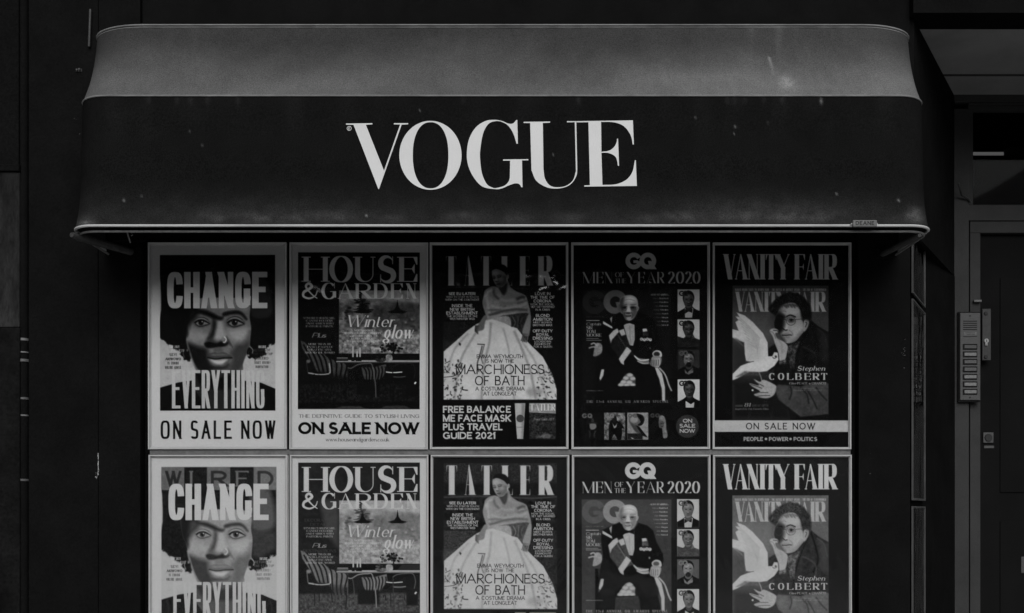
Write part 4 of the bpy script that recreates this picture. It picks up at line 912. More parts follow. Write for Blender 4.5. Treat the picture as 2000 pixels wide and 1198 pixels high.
    c.line([(340, 480), (390, 560), (440, 640)], 8, 100, f=4); c.line([(370, 500), (420, 580)], 6, 34, f=3)
    c.poly([(355, 740), (440, 615), (488, 655), (410, 765), (412, 805), (375, 780)], 158, f=3, tex=12)
    c.poly([(480, 660), (530, 720), (660, 745), (680, 790), (600, 790), (540, 750)], 120, f=5); c.line([(515, 705), (560, 745), (600, 755), (668, 745)], 13, 172, f=3); c.line([(545, 760), (600, 785), (660, 785)], 12, 160, f=3)
    c.line([(180, 850), (165, 900), (160, 980)], 16, 60, f=3); c.poly([(180, 845), (208, 845), (200, 910), (170, 960), (158, 940)], 160, f=3)
    c.poly([(725, 830), (755, 825), (800, 890), (830, 1030), (830, 1170), (800, 1170), (795, 1040), (760, 930)], 160, f=3); c.line([(770, 830), (830, 900), (870, 1010), (898, 1068)], 15, 155, f=3); c.line([(735, 880), (770, 960), (785, 1100)], 8, 60, f=3)
    # medals
    c.poly([(598, 432), (655, 432), (668, 510), (602, 510)], 70, f=2, tex=40); c.poly([(598, 432), (640, 428), (650, 455), (605, 462)], 170, f=2)
    for i in range(4): c.ell(590 + i * 30, 538 + (i % 2) * 5, 17, 17, 172, f=2); c.ell(590 + i * 30, 538, 8, 8, 120, f=3)
    c.ell(676, 630, 8, 12, 120, f=3)
    # hands
    c.poly([(120, 580), (170, 580), (190, 620), (180, 680), (120, 712), (98, 700), (105, 640)], 134, f=3, sm=True, tex=24, cell=3)
    for i, (x, y) in enumerate(((70, 590), (50, 628), (95, 705), (130, 640))): c.line([(140, 610 + i * 14), ((140 + x) / 2, y - 12), (x, y)], 15, 150 - 8 * i, f=2)
    c.poly([(700, 680), (740, 650), (790, 665), (795, 720), (720, 720)], 165, f=2, sm=True); c.ell(745, 690, 32, 24, 70, f=4)
    c.poly([(700, 715), (790, 720), (785, 790), (740, 830), (710, 820), (680, 800)], 132, f=3, sm=True)
    for i in range(4): c.line([(770 - i * 22, 730), (775 - i * 24, 790), (755 - i * 18, 826 - 4 * i)], 15, 156 - i * 8, f=2); c.line([(762 - i * 22, 750), (760 - i * 22, 810)], 4, 60, f=2)
    # chair cushion
    c.poly([(340, 1015), (430, 890), (470, 878), (510, 900), (530, 960), (525, 1005), (440, 1015)], 100, f=3)
    for i, (x, y) in enumerate(((470, 905), (430, 935), (500, 940), (405, 975), (465, 978), (380, 1005), (440, 1008), (500, 1005))): c.ell(x, y, 30, 19, 158, f=7)
    c.poly([(330, 1050), (570, 1040), (590, 1198), (330, 1198)], 44, f=6, tex=10)
    c.line([(330, 1028), (520, 1022)], 12, 22, f=2)
    c.soften(cov, 3)
    # copy
    c.text("OCT 2020 UK", DIDS, 25, 205, 302, 314, 110); c.line([(25, 346), (160, 346)], 6, 150, sm=False)
    c.text('Captain', Face(.12, .05, serif=.02, skew=.2, space=.08), 25, 172, 366, 396, 160); cf = Face(.16, .05, serif=.06, beak=.15, space=.08)
    c.text('SIR', cf, 26, 88, 404, 435, 160); c.text('TOM', cf, 26, 118, 442, 473, 160); c.text('MOORE', cf, 26, 178, 479, 510, 160)
    c.line([(25, 531), (152, 531)], 5, 130, sm=False); c.line([(25, 548), (182, 548)], 5, 130, sm=False)
    c.text('ALSO STARRING...', DIDB, 680, 872, 74, 90, 172)
    rg = np.random.default_rng(2)
    for i, (t1, t2) in enumerate((('Marcus', 'Rashford'), ('Lewis', 'Hamilton'), ('Ozzy', 'Osbourne'), ('Maisie', 'Morales'), ('Lashana', 'Lynch'), ('Piers', 'Morgan'), ('John', 'Boyega'), ('Paul', 'Mescal'))):
        y = 113 + i * 39; L = len(t1 + t2) * 10.2; m_ = 862 - len(t2) * 11
        c.text(t1, DIDI, 862 - L - 14, m_ - 8, y, y + 14, 130); c.text(t2, Face(.2, .12, space=.08, skew=.1), m_, 862, y, y + 14, 165)
    c.text('BRITISH EDITION', DIDS, 26, 195, 1058, 1070, 130)
    c.text('THE 23rd ANNUAL GQ AWARDS SPECIAL', Face(.18, .09, serif=.08, beak=.12, space=.32, word=.6), 25, 862, 1162, 1188, 138)
    # side covers
    c.at(*Q)
    for i, y in enumerate((30, 337, 645, 950)):
        bust(c, 66, y, 224, (288, 276, 262, 240)[i] if i < 3 else 288, (162, 160, 74, 166)[i], (96, 84, 112, 88)[i], (18, 60, 20, 20)[i], i)
    c.at(*R1)
    # bottom covers
    Z7 = (2000 / 270, 1120 - 1116, 780 - 476); c.at(*Z7)
    c.rect(122, 190, 418, 585, 50, tex=8); gqlogo(c, 128, 200, 148, 70, 118)
    c.poly([(240, 350), (320, 350), (335, 400), (300, 430), (250, 430)], 124, f=4, sm=True); c.ell(280, 305, 22, 30, 84, f=4); c.line([(215, 350), (240, 345), (330, 340), (350, 352)], 14, 80, f=4); c.line([(230, 450), (245, 500), (235, 550)], 16, 84, f=4); c.line([(325, 450), (300, 510), (305, 550)], 16, 84, f=4)
    c.mottle([(448, 190), (750, 190), (750, 582), (448, 582)], 118, 60, 9); c.poly([(530, 320), (640, 310), (700, 420), (690, 582), (640, 582), (595, 500), (545, 582), (515, 582)], 22, f=3, sm=True); c.ell(598, 290, 32, 50, 62, f=3); c.poly([(560, 330), (600, 390), (640, 335), (620, 400), (590, 420)], 150, f=3); c.poly([(655, 300), (710, 370), (740, 420), (700, 420)], 28, f=3); gqlogo(c, 460, 204, 130, 62, 130)
    c.rect(780, 190, 1082, 580, 140, tex=14); c.ell(910, 300, 110, 100, 112, f=6); c.ell(880, 290, 60, 50, 140, f=12); c.poly([(910, 215), (1000, 230), (1025, 300), (990, 370), (930, 370), (975, 320)], 40, f=6, sm=True); c.poly([(830, 340), (960, 430), (1060, 540), (900, 470)], 96, f=8, sm=True); c.poly([(900, 370), (960, 400), (1070, 548), (1000, 520)], 32, f=4); c.rect(785, 490, 1000, 575, 62, tex=14, f=5); c.poly([(830, 545), (880, 568), (850, 568)], 180, f=2); gqlogo(c, 792, 206, 130, 60, 112)
    c.rect(1102, 190, 1415, 585, 34, tex=8); c.poly([(1240, 250), (1300, 235), (1335, 300), (1345, 420), (1362, 540), (1300, 555), (1280, 420), (1240, 400)], 128, f=5, sm=True, tex=22); c.poly([(1245, 330), (1290, 310), (1310, 380), (1270, 415), (1240, 380)], 106, f=5, sm=True); c.ell(1270, 350, 8, 5, 30, f=3); c.ell(1298, 345, 7, 5, 30, f=3); c.ell(1282, 392, 10, 4, 40, f=3); c.poly([(1110, 380), (1230, 400), (1260, 560), (1110, 560)], 20, f=10); gqlogo(c, 1112, 200, 136, 64, 96)
    c.ell(1647, 390, 165, 167, 84); c.text('ON', SANSB, 1582, 1715, 282, 336, 168); c.text('SALE', SANSB, 1535, 1760, 354, 408, 168); c.text('NOW', SANSB, 1537, 1758, 428, 482, 168)
    return c

def print_five():
    c = Canvas(270, 403, SC, 26)
    R1 = (808 / 290, 1380 - 1391, 460 - 476); R2 = (1093 / 290, 1380 - 1391.3, 880 - 886.2); Z = (5.035, 1425 - 1391.3, 960 - 886.2); B = (1557 / 260, 1400 - 1391, 680 - 476)
    vf = lambda: None
    def vanity(x0, x1, yt, yb, v, clip=None):
        w = x1 - x0; F_ = Face(.175, .03, serif=.03, beak=.22, sq=2.6, bw=.4)
        for l, a, b in (('V', 0, .115), ('A', .09, .21), ('N', .205, .315), ('I', .32, .365), ('T', .37, .465), ('Y', .455, .59), ('F', .625, .715), ('A', .705, .825), ('I', .83, .88), ('R', .885, 1)):
            t = b - a; c.text(l, F_, x0 + a * w, x0 + b * w, yt, yb, v, clip=clip, align='f' if l != 'I' else 'c')
    c.at(*R2)
    c.rect(192, 332, 898, 1320, 84, tex=8, cell=6)
    vanity(127, 962, 102, 288, 172)
    c.at(*Z); cov = c.mask([(30, 38), (975, 38), (975, 1360), (30, 1360)])
    c.poly([(30, 300), (400, 300), (430, 520), (380, 700), (30, 620)], 104, f=60, al=.7, clip=cov); c.poly([(30, 600), (400, 640), (400, 1000), (30, 1000)], 62, f=60, al=.7, clip=cov); c.poly([(30, 980), (480, 960), (600, 1198), (600, 1360), (30, 1360)], 42, f=40, al=.85, clip=cov)
    c.text('BARACK OBAMA TALKS TO JESMYN WARD - THE BATTLE OF BRITNEY SPEARS - THE END OF CLINTONWORLD', Face(.2, .16, sq=3, uni=.7, space=.1, word=.25), 55, 948, 70, 94, 152)
    vanity(60, 945, 102, 298, 152, cov)
    # coat
    c.poly([(700, 600), (640, 560), (760, 480), (800, 380), (870, 440), (975, 500), (975, 1360), (600, 1360), (560, 1180), (560, 800), (580, 640)], 40, f=4, clip=cov, tex=14, cell=6)
    c.poly([(380, 660), (440, 620), (520, 600), (640, 560), (720, 560), (720, 900), (560, 1040), (430, 1000), (380, 880)], 44, f=8, clip=cov, tex=10)
    c.line([(800, 400), (850, 560), (870, 680), (820, 800)], 16, 20, f=6, clip=cov); c.line([(770, 460), (700, 620), (640, 820), (620, 1000)], 12, 24, f=6); c.poly([(880, 480), (975, 560), (975, 800), (900, 760)], 70, f=30, al=.6, clip=cov)
    c.line([(720, 640), (800, 680), (850, 740), (840, 860)], 10, 66, f=6); c.line([(860, 460), (930, 520), (960, 640)], 8, 72, f=6)
    c.poly([(560, 640), (690, 590), (650, 700), (640, 860), (600, 860)], 76, f=5, tex=50, cell=3)
    # sleeve
    c.poly([(440, 1040), (480, 1010), (700, 1030), (900, 980), (975, 1000), (975, 1300), (700, 1330), (480, 1160)], 86, f=6, clip=cov, tex=14, cell=8)
    for p in ([(600, 1030), (610, 1090), (590, 1160)], [(700, 1040), (760, 1110), (780, 1198)], [(850, 1040), (900, 1110), (960, 1170)], [(760, 1060), (820, 1160), (860, 1250)]): c.line(p, 12, 52, f=6, clip=cov)
    # head
    rg = np.random.default_rng(6)
    c.poly([(385, 260), (430, 200), (490, 150), (560, 112), (640, 112), (720, 150), (780, 220), (800, 320), (790, 400), (740, 420), (700, 340), (620, 250), (500, 270), (470, 360), (440, 330), (400, 300)], 46, f=9, sm=True, tex=26)
    for i in range(70):
        a = rg.uniform(0, 1); x = 400 + a * 390; y = 250 - 130 * math.sin(a * 3.0) + rg.normal(0, 22) + 60 * a; c.line([(x, y), (x + rg.normal(0, 14), y + 14), (x + rg.normal(10, 16), y + 34)], 5, rg.choice([24, 44, 84]), f=3, al=.8)
    fc = [(480, 300), (500, 250), (560, 215), (640, 215), (690, 270), (715, 360), (725, 480), (690, 540), (640, 590), (570, 608), (520, 580), (480, 510), (440, 440), (450, 360)]
    fm = c.mask(fc, 3, True); c.poly(fc, 140, f=4, sm=True, tex=4)
    def s(pts, v, f, al=.8): c.poly(pts, v, f=f, al=al, sm=True, clip=fm)
    s([(430, 340), (540, 340), (545, 400), (520, 460), (500, 520), (540, 590), (480, 560), (430, 460)], 36, 26, .93)
    s([(440, 260), (500, 250), (500, 340), (440, 350)], 90, 16, .7); s([(560, 240), (670, 240), (680, 320), (560, 325)], 158, 22, .8); s([(590, 440), (700, 420), (710, 500), (640, 560)], 156, 26, .7); s([(640, 560), (720, 480), (700, 580), (600, 620)], 104, 20, .6)
    s([(520, 380), (560, 370), (575, 460), (560, 480), (515, 455)], 166, 9, .8)
    c.ell(486, 400, 56, 92, 38, f=22, al=.9, clip=fm); c.poly([(735, 380), (770, 365), (780, 400), (755, 470), (725, 490), (725, 430)], 138, f=3, sm=True); c.line([(745, 400), (760, 410), (745, 450)], 9, 70, f=4)
    c.poly([(700, 230), (790, 240), (795, 380), (740, 372), (715, 380), (700, 300)], 42, f=14, sm=True, tex=24)
    for i in range(26): c.line([(490 + i * 8, 238 - 14 * math.sin(i * .12) + rg.normal(0, 6)), (484 + i * 9, 262 + rg.normal(0, 8) - 10 * math.sin(i * .12))], 7, 52, f=5, al=.6)
    c.line([(560, 345), (600, 332), (650, 350)], 13, 40, f=3); c.line([(480, 350), (520, 345)], 14, 24, f=3)
    c.ell(607, 385, 36, 24, 92, f=7, al=.8); c.ell(607, 382, 12, 11, 22, f=3); c.line([(585, 372), (607, 368), (632, 378)], 5, 30, f=2)
    for cx, cy, rx, ry, v_ in ((604, 390, 44, 40, 52), (484, 392, 38, 40, 62)):
        t = np.linspace(0, 2 * np.pi, 20); c.line([(cx + rx * math.cos(q), cy + ry * math.sin(q)) for q in t], 4, v_, f=2, al=.8)
    c.line([(560, 382), (540, 372), (522, 382)], 5, 50); c.line([(645, 375), (735, 368)], 4, 60)
    c.line([(500, 300), (540, 292), (560, 300)], 3, 108, f=2); c.line([(515, 452), (545, 478), (570, 476)], 10, 50, f=3)
    c.line([(515, 528), (555, 530), (590, 526), (612, 528)], 8, 38, f=2); c.line([(520, 516), (570, 516), (600, 520)], 8, 112, f=3, al=.8); c.ell(560, 548, 34, 8, 120, f=5, al=.7); c.line([(585, 478), (612, 500), (622, 530)], 5, 100, f=4, al=.7)
    # hand at chin
    c.poly([(395, 490), (420, 465), (470, 470), (480, 500), (450, 510), (470, 560), (530, 590), (570, 630), (565, 700), (540, 780), (495, 790), (480, 700), (450, 620), (425, 540)], 150, f=4, sm=True, tex=5)
    c.line([(430, 480), (470, 485), (478, 500)], 8, 74, f=3); c.line([(400, 492), (430, 505), (455, 560)], 5, 104, f=3); c.line([(480, 560), (510, 620), (520, 700)], 14, 128, f=10, al=.6)
    c.poly([(485, 780), (555, 765), (560, 810), (490, 815)], 90, f=3, tex=60, cell=2)
    # bird
    c.poly([(70, 305), (150, 335), (230, 400), (330, 510), (375, 600), (380, 735), (420, 735), (440, 695), (475, 700), (482, 770), (440, 830), (370, 880), (300, 890), (200, 890), (80, 950), (32, 970), (32, 910), (110, 830), (210, 790), (165, 780), (150, 700), (145, 600), (60, 570), (30, 550), (30, 470), (90, 485), (60, 400), (90, 380), (60, 345), (100, 350)], 168, f=3, tex=7)
    for i in range(9): c.line([(80 + i * 14, 340 + i * 34), (170 + i * 12, 420 + i * 30), (300 - i * 3, 560 + i * 18)], 6, 138, f=5, al=.7)
    c.poly([(150, 560), (250, 600), (330, 640), (300, 780), (170, 780)], 150, f=20, al=.5); c.poly([(60, 940), (150, 880), (280, 890), (310, 930), (200, 920)], 90, f=8, al=.7, tex=20)
    c.ell(455, 735, 10, 8, 60, f=4); c.line([(425, 745), (440, 755), (465, 745)], 6, 70, f=3); c.line([(190, 795), (240, 785)], 5, 60, f=2)
    c.poly([(60, 560), (140, 600), (150, 700), (100, 640)], 76, f=12, al=.6, clip=cov)
    for i in range(6): c.line([(40 + i * 8, 560 + i * 2), (90 + i * 10, 590 + i * 10)], 5, 108, f=4, al=.7)
    c.poly([(380, 890), (440, 860), (420, 900), (330, 930)], 60, f=6, sm=True); c.line([(290, 890), (310, 940), (320, 980)], 10, 130, f=3)
    # perch hand
    c.poly([(240, 960), (300, 985), (340, 965), (440, 1010), (460, 1040), (440, 1110), (380, 1145), (300, 1140), (240, 1110), (300, 1080), (220, 1030), (200, 1000), (290, 1020)], 148, f=4, sm=True, tex=8)
    for p in ([(210, 1012), (270, 1030), (320, 1050)], [(250, 985), (300, 1010), (340, 1030)], [(240, 1080), (310, 1090), (380, 1090)], [(260, 1130), (330, 1120), (400, 1120)]): c.line(p, 6, 76, f=3)
    c.ell(228, 1068, 9, 9, 190, f=3)
    c.soften(cov, 2)
    c.text('Stephen', Face(.17, .05, serif=.03, space=.13, skew=.28), 664, 935, 830, 876, 160)
    for l, x in zip('COLBERT', (388, 476, 566, 648, 738, 820, 900)): c.text(l, Face(.24, .05, serif=.07, beak=.22), x, x + (62 if l != 'T' else 60), 900, 966, 158)
    c.text('Give', DIDB, 585, 655, 988, 1010, 150); c.text('PEACE a CHANCE!', DIDS, 665, 946, 988, 1010, 150)
    c.text('By JOE HAGAN', DIDI, 700, 830, 1044, 1056, 130); c.text('Photographs by ANNIE LEIBOVITZ', DIDI, 628, 905, 1062, 1074, 130)
    c.at(*B)
    c.rect(218, 660, 305, 684, 120, al=.5); c.text('81', DIDB, 322, 392, 640, 682, 150); c.text('GREAT GIFTS', Face(.12, .05, skew=.2), 412, 600, 656, 680, 120); c.text('Inspired by Our Favorite Films', DIDB, 218, 604, 698, 718, 130)
    c.rect(-40, 842, 1600, 976, 160); c.text('ON SALE NOW', Face(.145, .135, space=.2, word=.45), 342, 1150, 870, 948, 52)
    wf = Face(.2, .19, space=.06); c.text('PEOPLE', wf, 316, 540, 1036, 1082, 158); c.text('POWER', wf, 612, 834, 1036, 1082, 158); c.text('POLITICS', wf, 898, 1172, 1036, 1082, 158)
    c.ell(576, 1058, 14, 14, 158); c.ell(862, 1058, 14, 14, 158)
    return c
# ---------------------------------------------------------------- the canopy
AW = thing('awning', 'black canvas canopy with rounded ends and large white lettering over the posters', 'awning', (0, 0, 2.4))
AZ = 2.4
AXL, AXR = -1.735, 1.655
def aplan(p, r, n=10, yb=0., ins=0., rx=None):
    """plan of the canopy at projection p: from the wall round the left corner, along the front, round the right corner; front finely divided"""
    r = min(r, p); rx = rx or r; out = [(AXL + ins, yb), (AXL + ins, -(p - r) * .5), (AXL + ins, -(p - r))]
    out += [(AXL + ins + rx - rx * math.cos(t), -(p - r) - r * math.sin(t)) for t in np.linspace(0, math.pi / 2, n + 1)[1:]]
    out += [(x, -p) for x in np.linspace(AXL + ins + rx, AXR - ins - rx, 641)[1:-1]]
    out += [(AXR - ins - rx + rx * math.sin(t), -(p - r) - r * math.cos(t)) for t in np.linspace(0, math.pi / 2, n + 1)[:-1]]
    out += [(AXR - ins, -(p - r)), (AXR - ins, -(p - r) * .5), (AXR - ins, yb)]
    return out
P_TOP, P_CR, P_BOT = .165, .40, .455
Z_TOP, Z_CR, Z_BOT = Z(50, -P_TOP), Z(187, -P_CR), Z(438, -P_BOT)
def slope_p(s): return P_TOP + (P_CR - P_TOP) * (.55 * s + .45 * s ** 2.2)
def val_p(s): return P_CR + .012 * s + .043 * max(0, (s - .62) / .38) ** 2.2
def loft(rings, name, m, colours=None, smooth=True):
    n = len(rings[0]); v = [p for r_ in rings for p in r_]; o = MB()
    f = [(i * n + k, i * n + k + 1, (i + 1) * n + k + 1, (i + 1) * n + k) for i in range(len(rings) - 1) for k in range(n - 1)]
    o.add(v, f); ob_ = o.build(name, m, AW, smooth); ob_.location = (0, 0, 0)
    if colours is not None:
        me = ob_.data; at = me.color_attributes.new('tone', 'FLOAT_COLOR', 'POINT')
        c = np.ones((len(v), 4), np.float32); c[:, :3] = np.array([[colours(*p)] * 3 for p in v]); at.data.foreach_set('color', c.ravel())
    return ob_
rs = random.Random(11)
waves = [(rs.uniform(3, 22), rs.uniform(0, 6.3), rs.uniform(.3, 1)) for _ in range(7)]
def wob(x): return sum(a * math.sin(f * x + q) for f, q, a in waves) / 3
# top slope
def stain_shade(x, y, z):  # real stains, plus light and shade painted into the slope's colour
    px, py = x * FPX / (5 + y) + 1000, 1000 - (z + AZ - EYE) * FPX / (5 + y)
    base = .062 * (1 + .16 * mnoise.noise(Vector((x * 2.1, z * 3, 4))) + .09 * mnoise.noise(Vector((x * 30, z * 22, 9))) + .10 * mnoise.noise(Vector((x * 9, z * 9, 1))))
    base *= 1 + .32 * math.exp(-((px - 1620) / 330) ** 2)  # brighter lobe towards the right end
    base *= .50 + .94 * max(0, min(1, (py - 60) / 125 + .34 * mnoise.noise(Vector((x * 1.7, z * 4, 7))) + .12 * mnoise.noise(Vector((x * 7, z * 9, 3))))) ** 1.4      # lighter towards the lower edge: light on the slope painted in
    for cx, w, d, a in ((1468, 6, 26, .45), (1521, 7, 40, .55), (1555, 5, 16, .2), (905, 9, 30, .25), (380, 14, 30, .15)):
        base *= 1 + a * math.exp(-((px - cx) / w) ** 2) * math.exp(-max(0, py - 55) / d)
    q = mnoise.noise(Vector((px * .11, py * .13, 2))) * .6 + mnoise.noise(Vector((px * .3, py * .3, 5))) * .5
    base += .12 * max(0, math.exp(-((px - 1535) / 12) ** 2 - ((py - 160) / 11) ** 2) * (.75 + q))
    base += .05 * max(0, math.exp(-((px - 1548) / 14) ** 2 - ((py - 168) / 10) ** 2) * (.5 + q))
    lx = 1503 + (py - 116) * .28
    if 112 < py < 148: base += .09 * math.exp(-((px - lx) / 2.6) ** 2) * (1 - (py - 112) / 45)
    return base
rings = []
for i in range(57):
    s = i / 56; p = slope_p(s); z = Z_TOP + (Z_CR - Z_TOP) * s - AZ
    rr = .165 + (.125 - .165) * s
    rings.append([(x, y - (.0045 * wob(x) + .002 * wob(x * 3.1 + s)) * math.sin(math.pi * s) * (1 if abs(y + p) < 1e-6 else 0) - (.0022 * math.sin(38 * x + 3 * wob(x)) * (1 - s) ** 4 if abs(y + p) < 1e-6 else 0), z) for x, y in aplan(p, rr, ins=-.04 * (1 - s), rx=.24 + (.125 - .24) * s)])
canvas_top = attr_mat('faded_lit_canvas', 'tone', rough=.8, spec=.06, fine=.34, fine_scale=230, bump=.0004, bump_scale=500)  # faded cloth, with sky light on the slope also put into its colour
loft(rings, 'canopy_top', canvas_top, stain_shade)
# valance
bumps_ = [(X(p_, -.44), rs.uniform(.5, 1), rs.uniform(.02, .04)) for p_ in (420, 500, 590, 655, 760, 860, 905, 1010, 1120, 1180, 1260, 1330, 1400, 1450, 1535, 1600, 1700)]
def pucker(x): return sum(a * math.exp(-((x - c_) / w) ** 2) for c_, a, w in bumps_)
rings = []
for i in range(57):
    s = i / 56; p = val_p(s); z = Z_CR - .004 + (Z_BOT - Z_CR + .004) * s - AZ
    k = max(0, (s - .72) / .28)
    rings.append([(x, y - (.02 * pucker(x) * (k ** 1.5) * (1 - k) * 3.2 if abs(y + p) < 1e-6 else 0) - .0012 * wob(x) * math.sin(math.pi * min(1, s * 1)) * (1 if s > .75 else 0) * k, z) for x, y in aplan(p, .125 - .028 * s)])
PATCH = [(p_, 428 - abs(w_), 20 + 14 * abs(w_) / 6, 9, .006 + .003 * w_ / 6) for p_, w_ in ((170, 0), (420, 3), (500, 4), (590, 2), (655, 5), (760, 1), (905, 4), (1010, 2), (1120, 3), (1260, 1), (1330, 6), (1450, 5), (1535, 4), (1600, 3), (1785, 2))] + [(1786, 420, 14, 14, .016), (168, 436, 14, 5, .02), (1500, 410, 160, 22, .006), (520, 415, 200, 24, .003)]  # pale patches: pucker and corner highlights painted into the colour
PATCH += [(cx, 195, 4, 8, .007) for cx in (290, 345, 372, 405, 465, 905, 1130, 1420, 1434, 1455, 1492, 1528)] + [(1604, 198, 2.4, 5, .09)]
SPECK = [(rs.uniform(180, 1790), rs.uniform(200, 430), rs.uniform(.9, 1.4)) for _ in range(7)] + [(395, 283, 1.6), (242, 391, 2), (1436, 247, 1.8), (1500, 241, 1.6), (1634, 380, 1.8), (1755, 391, 2)]
def tone_v(x, y, z):
    px, py = x * FPX / (5 + y) + 1000, 1000 - (z + AZ - EYE) * FPX / (5 + y)
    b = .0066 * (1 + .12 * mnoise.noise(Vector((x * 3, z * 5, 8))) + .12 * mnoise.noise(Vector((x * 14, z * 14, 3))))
    for cx, cy, w, h, a in PATCH: b += a * math.exp(-((px - cx) / w) ** 2 - ((py - cy) / h) ** 2) * max(0, 1 + .8 * mnoise.noise(Vector((px * .06, py * .09, 1))))
    for cx, cy, w in SPECK: b += .09 * math.exp(-((px - cx) ** 2 + (py - cy) ** 2) / w ** 2)
    b *= 1 + .9 * max(0, mnoise.noise(Vector((px * .02, py * .004, 3)))) * math.exp(-max(0, py - 188) / 60)
    d = max(0, (py - 330) / 110); b *= 1 + 1.6 * d * d * (1 + .5 * mnoise.noise(Vector((px * .03, py * .05, 3))))   # hem lightened: light on the outward flare painted into the colour
    return b
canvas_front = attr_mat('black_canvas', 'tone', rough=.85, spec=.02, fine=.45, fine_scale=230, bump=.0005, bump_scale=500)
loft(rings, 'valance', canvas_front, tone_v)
# closing sheet on top and inside lining
tp = aplan(P_TOP, .165, ins=-.04, rx=.24); MB().add([(x, y, Z_TOP - AZ) for x, y in tp], [tuple(range(len(tp)))]).build('top_sheet', M['black_matt'], AW)
# piped edges
def ringtube(p, r_, z, rad, name, m, n=8, ins=0., rx=None):
    o = MB(); o.tube([(x, y, z - AZ) for x, y in aplan(p, r_, ins=ins, rx=rx)], rad, n); return o.build(name, m, AW, True)
ringtube(P_TOP + .002, .167, Z_TOP + .001, .0036, 'piping', M['piping'], ins=-.042, rx=.242); ringtube(P_TOP + .004, .169, Z_TOP - .009, .0018, 'seam', M['piping'], ins=-.042, rx=.243)
ringtube(P_CR + .0015, .126, Z_CR - .001, .0034, 'piping', M['piping'])
ringtube(P_BOT + .003, .10, Z(441.5, -P_BOT), .0052, 'front_rail', M['canopy_rail'], 12)
ringtube(P_BOT - .022, .09, Z(452.5, -P_BOT + .022), .0048, 'inner_rail', M['canopy_frame'], 10, ins=.012)
# arms from the front rail back to the wall
def arm(a, b, r_):
    o = MB(); a, b = Vector(a), Vector(b); o.tube([a, a.lerp(b, .12), a.lerp(b, .5), b], [r_ * .55, r_, r_ * 1.02, r_ * .95], 12); return o.build('arm', M['arm'], AW, True)
arm((X(138, -.44), -.43, Z(459, -.43) - AZ), (X(255, -.04), -.04, Z(492, -.04) - AZ), .0165)
arm((X(1798, -.44), -.43, Z(460, -.43) - AZ), (X(1722, -.03), -.03, Z(498, -.03) - AZ), .0125)
MB().tube([(X(248, -.3), -.3, Z(453, -.3) - AZ), (X(254.5, -.22), -.22, Z(474, -.22) - AZ)], .0032, 8).build('stay', M['canopy_frame'], AW, True)
MB().tube([(X(257, -.36), -.36, Z(455, -.36) - AZ), (X(259, -.36), -.36, Z(459, -.36) - AZ), (X(256, -.36), -.36, Z(461, -.36) - AZ)], .0024, 8).build('hook', M['canopy_frame'], AW, True)
MB().box(X(264, -.06), X(271, -.06), -.06, -.038, Z(484, -.06) - AZ, Z(450, -.06) - AZ, .002).build('wall_plate', M['black_paint'], AW)
MB().box(X(1712, -.03), X(1730, -.03), -.045, -.021, Z(505, -.03) - AZ, Z(486, -.03) - AZ, .002).build('wall_plate', M['black_paint'], AW)
MB().tube([(X(165 + 55, -.2), -.2, Z(470, -.2) - AZ), (X(285, -.05), -.05, Z(470, -.05) - AZ)], .004, 8).build('stay', M['black_paint'], AW, True)

# lettering on the valance
def onv(px, py, lift=0.):
    for _ in range(3):
        y = globals().get('_y', -.41); z = Z(py, y); s = (Z_CR - .004 - z) / (Z_CR - .004 - Z_BOT); yn = -val_p(min(max(s, 0), 1)); globals()['_y'] = yn
    return (X(px, yn), yn - .0022 - lift, Z(py, yn) - AZ)
def LT(x, y): return (650 + x / 3.077, 200 + y / 3.077)
def curve(*p): return [tuple(q) for q in spline(np.array(p, float), False, 5)]
def let(out, holes=()): return flat_letters('letter', [([LT(*p) for p in out], [[LT(*p) for p in h] for h in holes])], lambda a, b, l: onv(a, b, l), M['letter'], AW)
let([(80, 129), (238, 127), (238, 134), (199, 137), (308, 412), (405, 135), (367, 134), (367, 127), (453, 127), (453, 134), (414, 136), (278, 523), (274, 523), (125, 137), (80, 136)])
def ellp(cx, cy, rx, ry, n=2., k=72): return [(cx + rx * math.copysign(abs(math.cos(t)) ** (2 / n), math.cos(t)), cy + ry * math.copysign(abs(math.sin(t)) ** (2 / n), math.sin(t))) for t in np.linspace(0, 2 * math.pi, k + 1)[:-1]]
let(ellp(587, 320, 187, 207), [ellp(588, 320, 107, 199, 2.25)])
let([(1102, 108), (1109, 108), (1112, 250), (1104, 250)] + curve((1104, 250), (1085, 190), (1055, 143), (1015, 119), (977, 115), (935, 132), (903, 190), (886, 290), (886, 350), (897, 430), (925, 492), (960, 514), (985, 516), (1030, 503), (1055, 480), (1064, 455))[1:] + [(1066, 352), (1023, 352), (1023, 345), (1175, 343), (1175, 350), (1137, 351), (1140, 512), (1133, 511)] + curve((1133, 511), (1120, 493), (1095, 489), (1060, 500), (1015, 519), (975, 523), (900, 508), (845, 450), (812, 375), (806, 300), (820, 220), (860, 152), (918, 114), (977, 107), (1020, 115), (1048, 127), (1070, 131), (1087, 126), (1102, 108))[1:-1])
let([(1147, 119), (1305, 117), (1305, 124), (1262, 126), (1266, 405)] + curve((1266, 405), (1275, 460), (1303, 500), (1345, 512), (1400, 504), (1443, 470), (1461, 415))[1:] + [(1454, 121), (1407, 122), (1407, 115), (1463, 115), (1469, 400)] + curve((1469, 400), (1465, 440), (1440, 483), (1400, 510), (1340, 520), (1280, 510), (1222, 472), (1194, 410))[1:] + [(1186, 126), (1147, 126)])
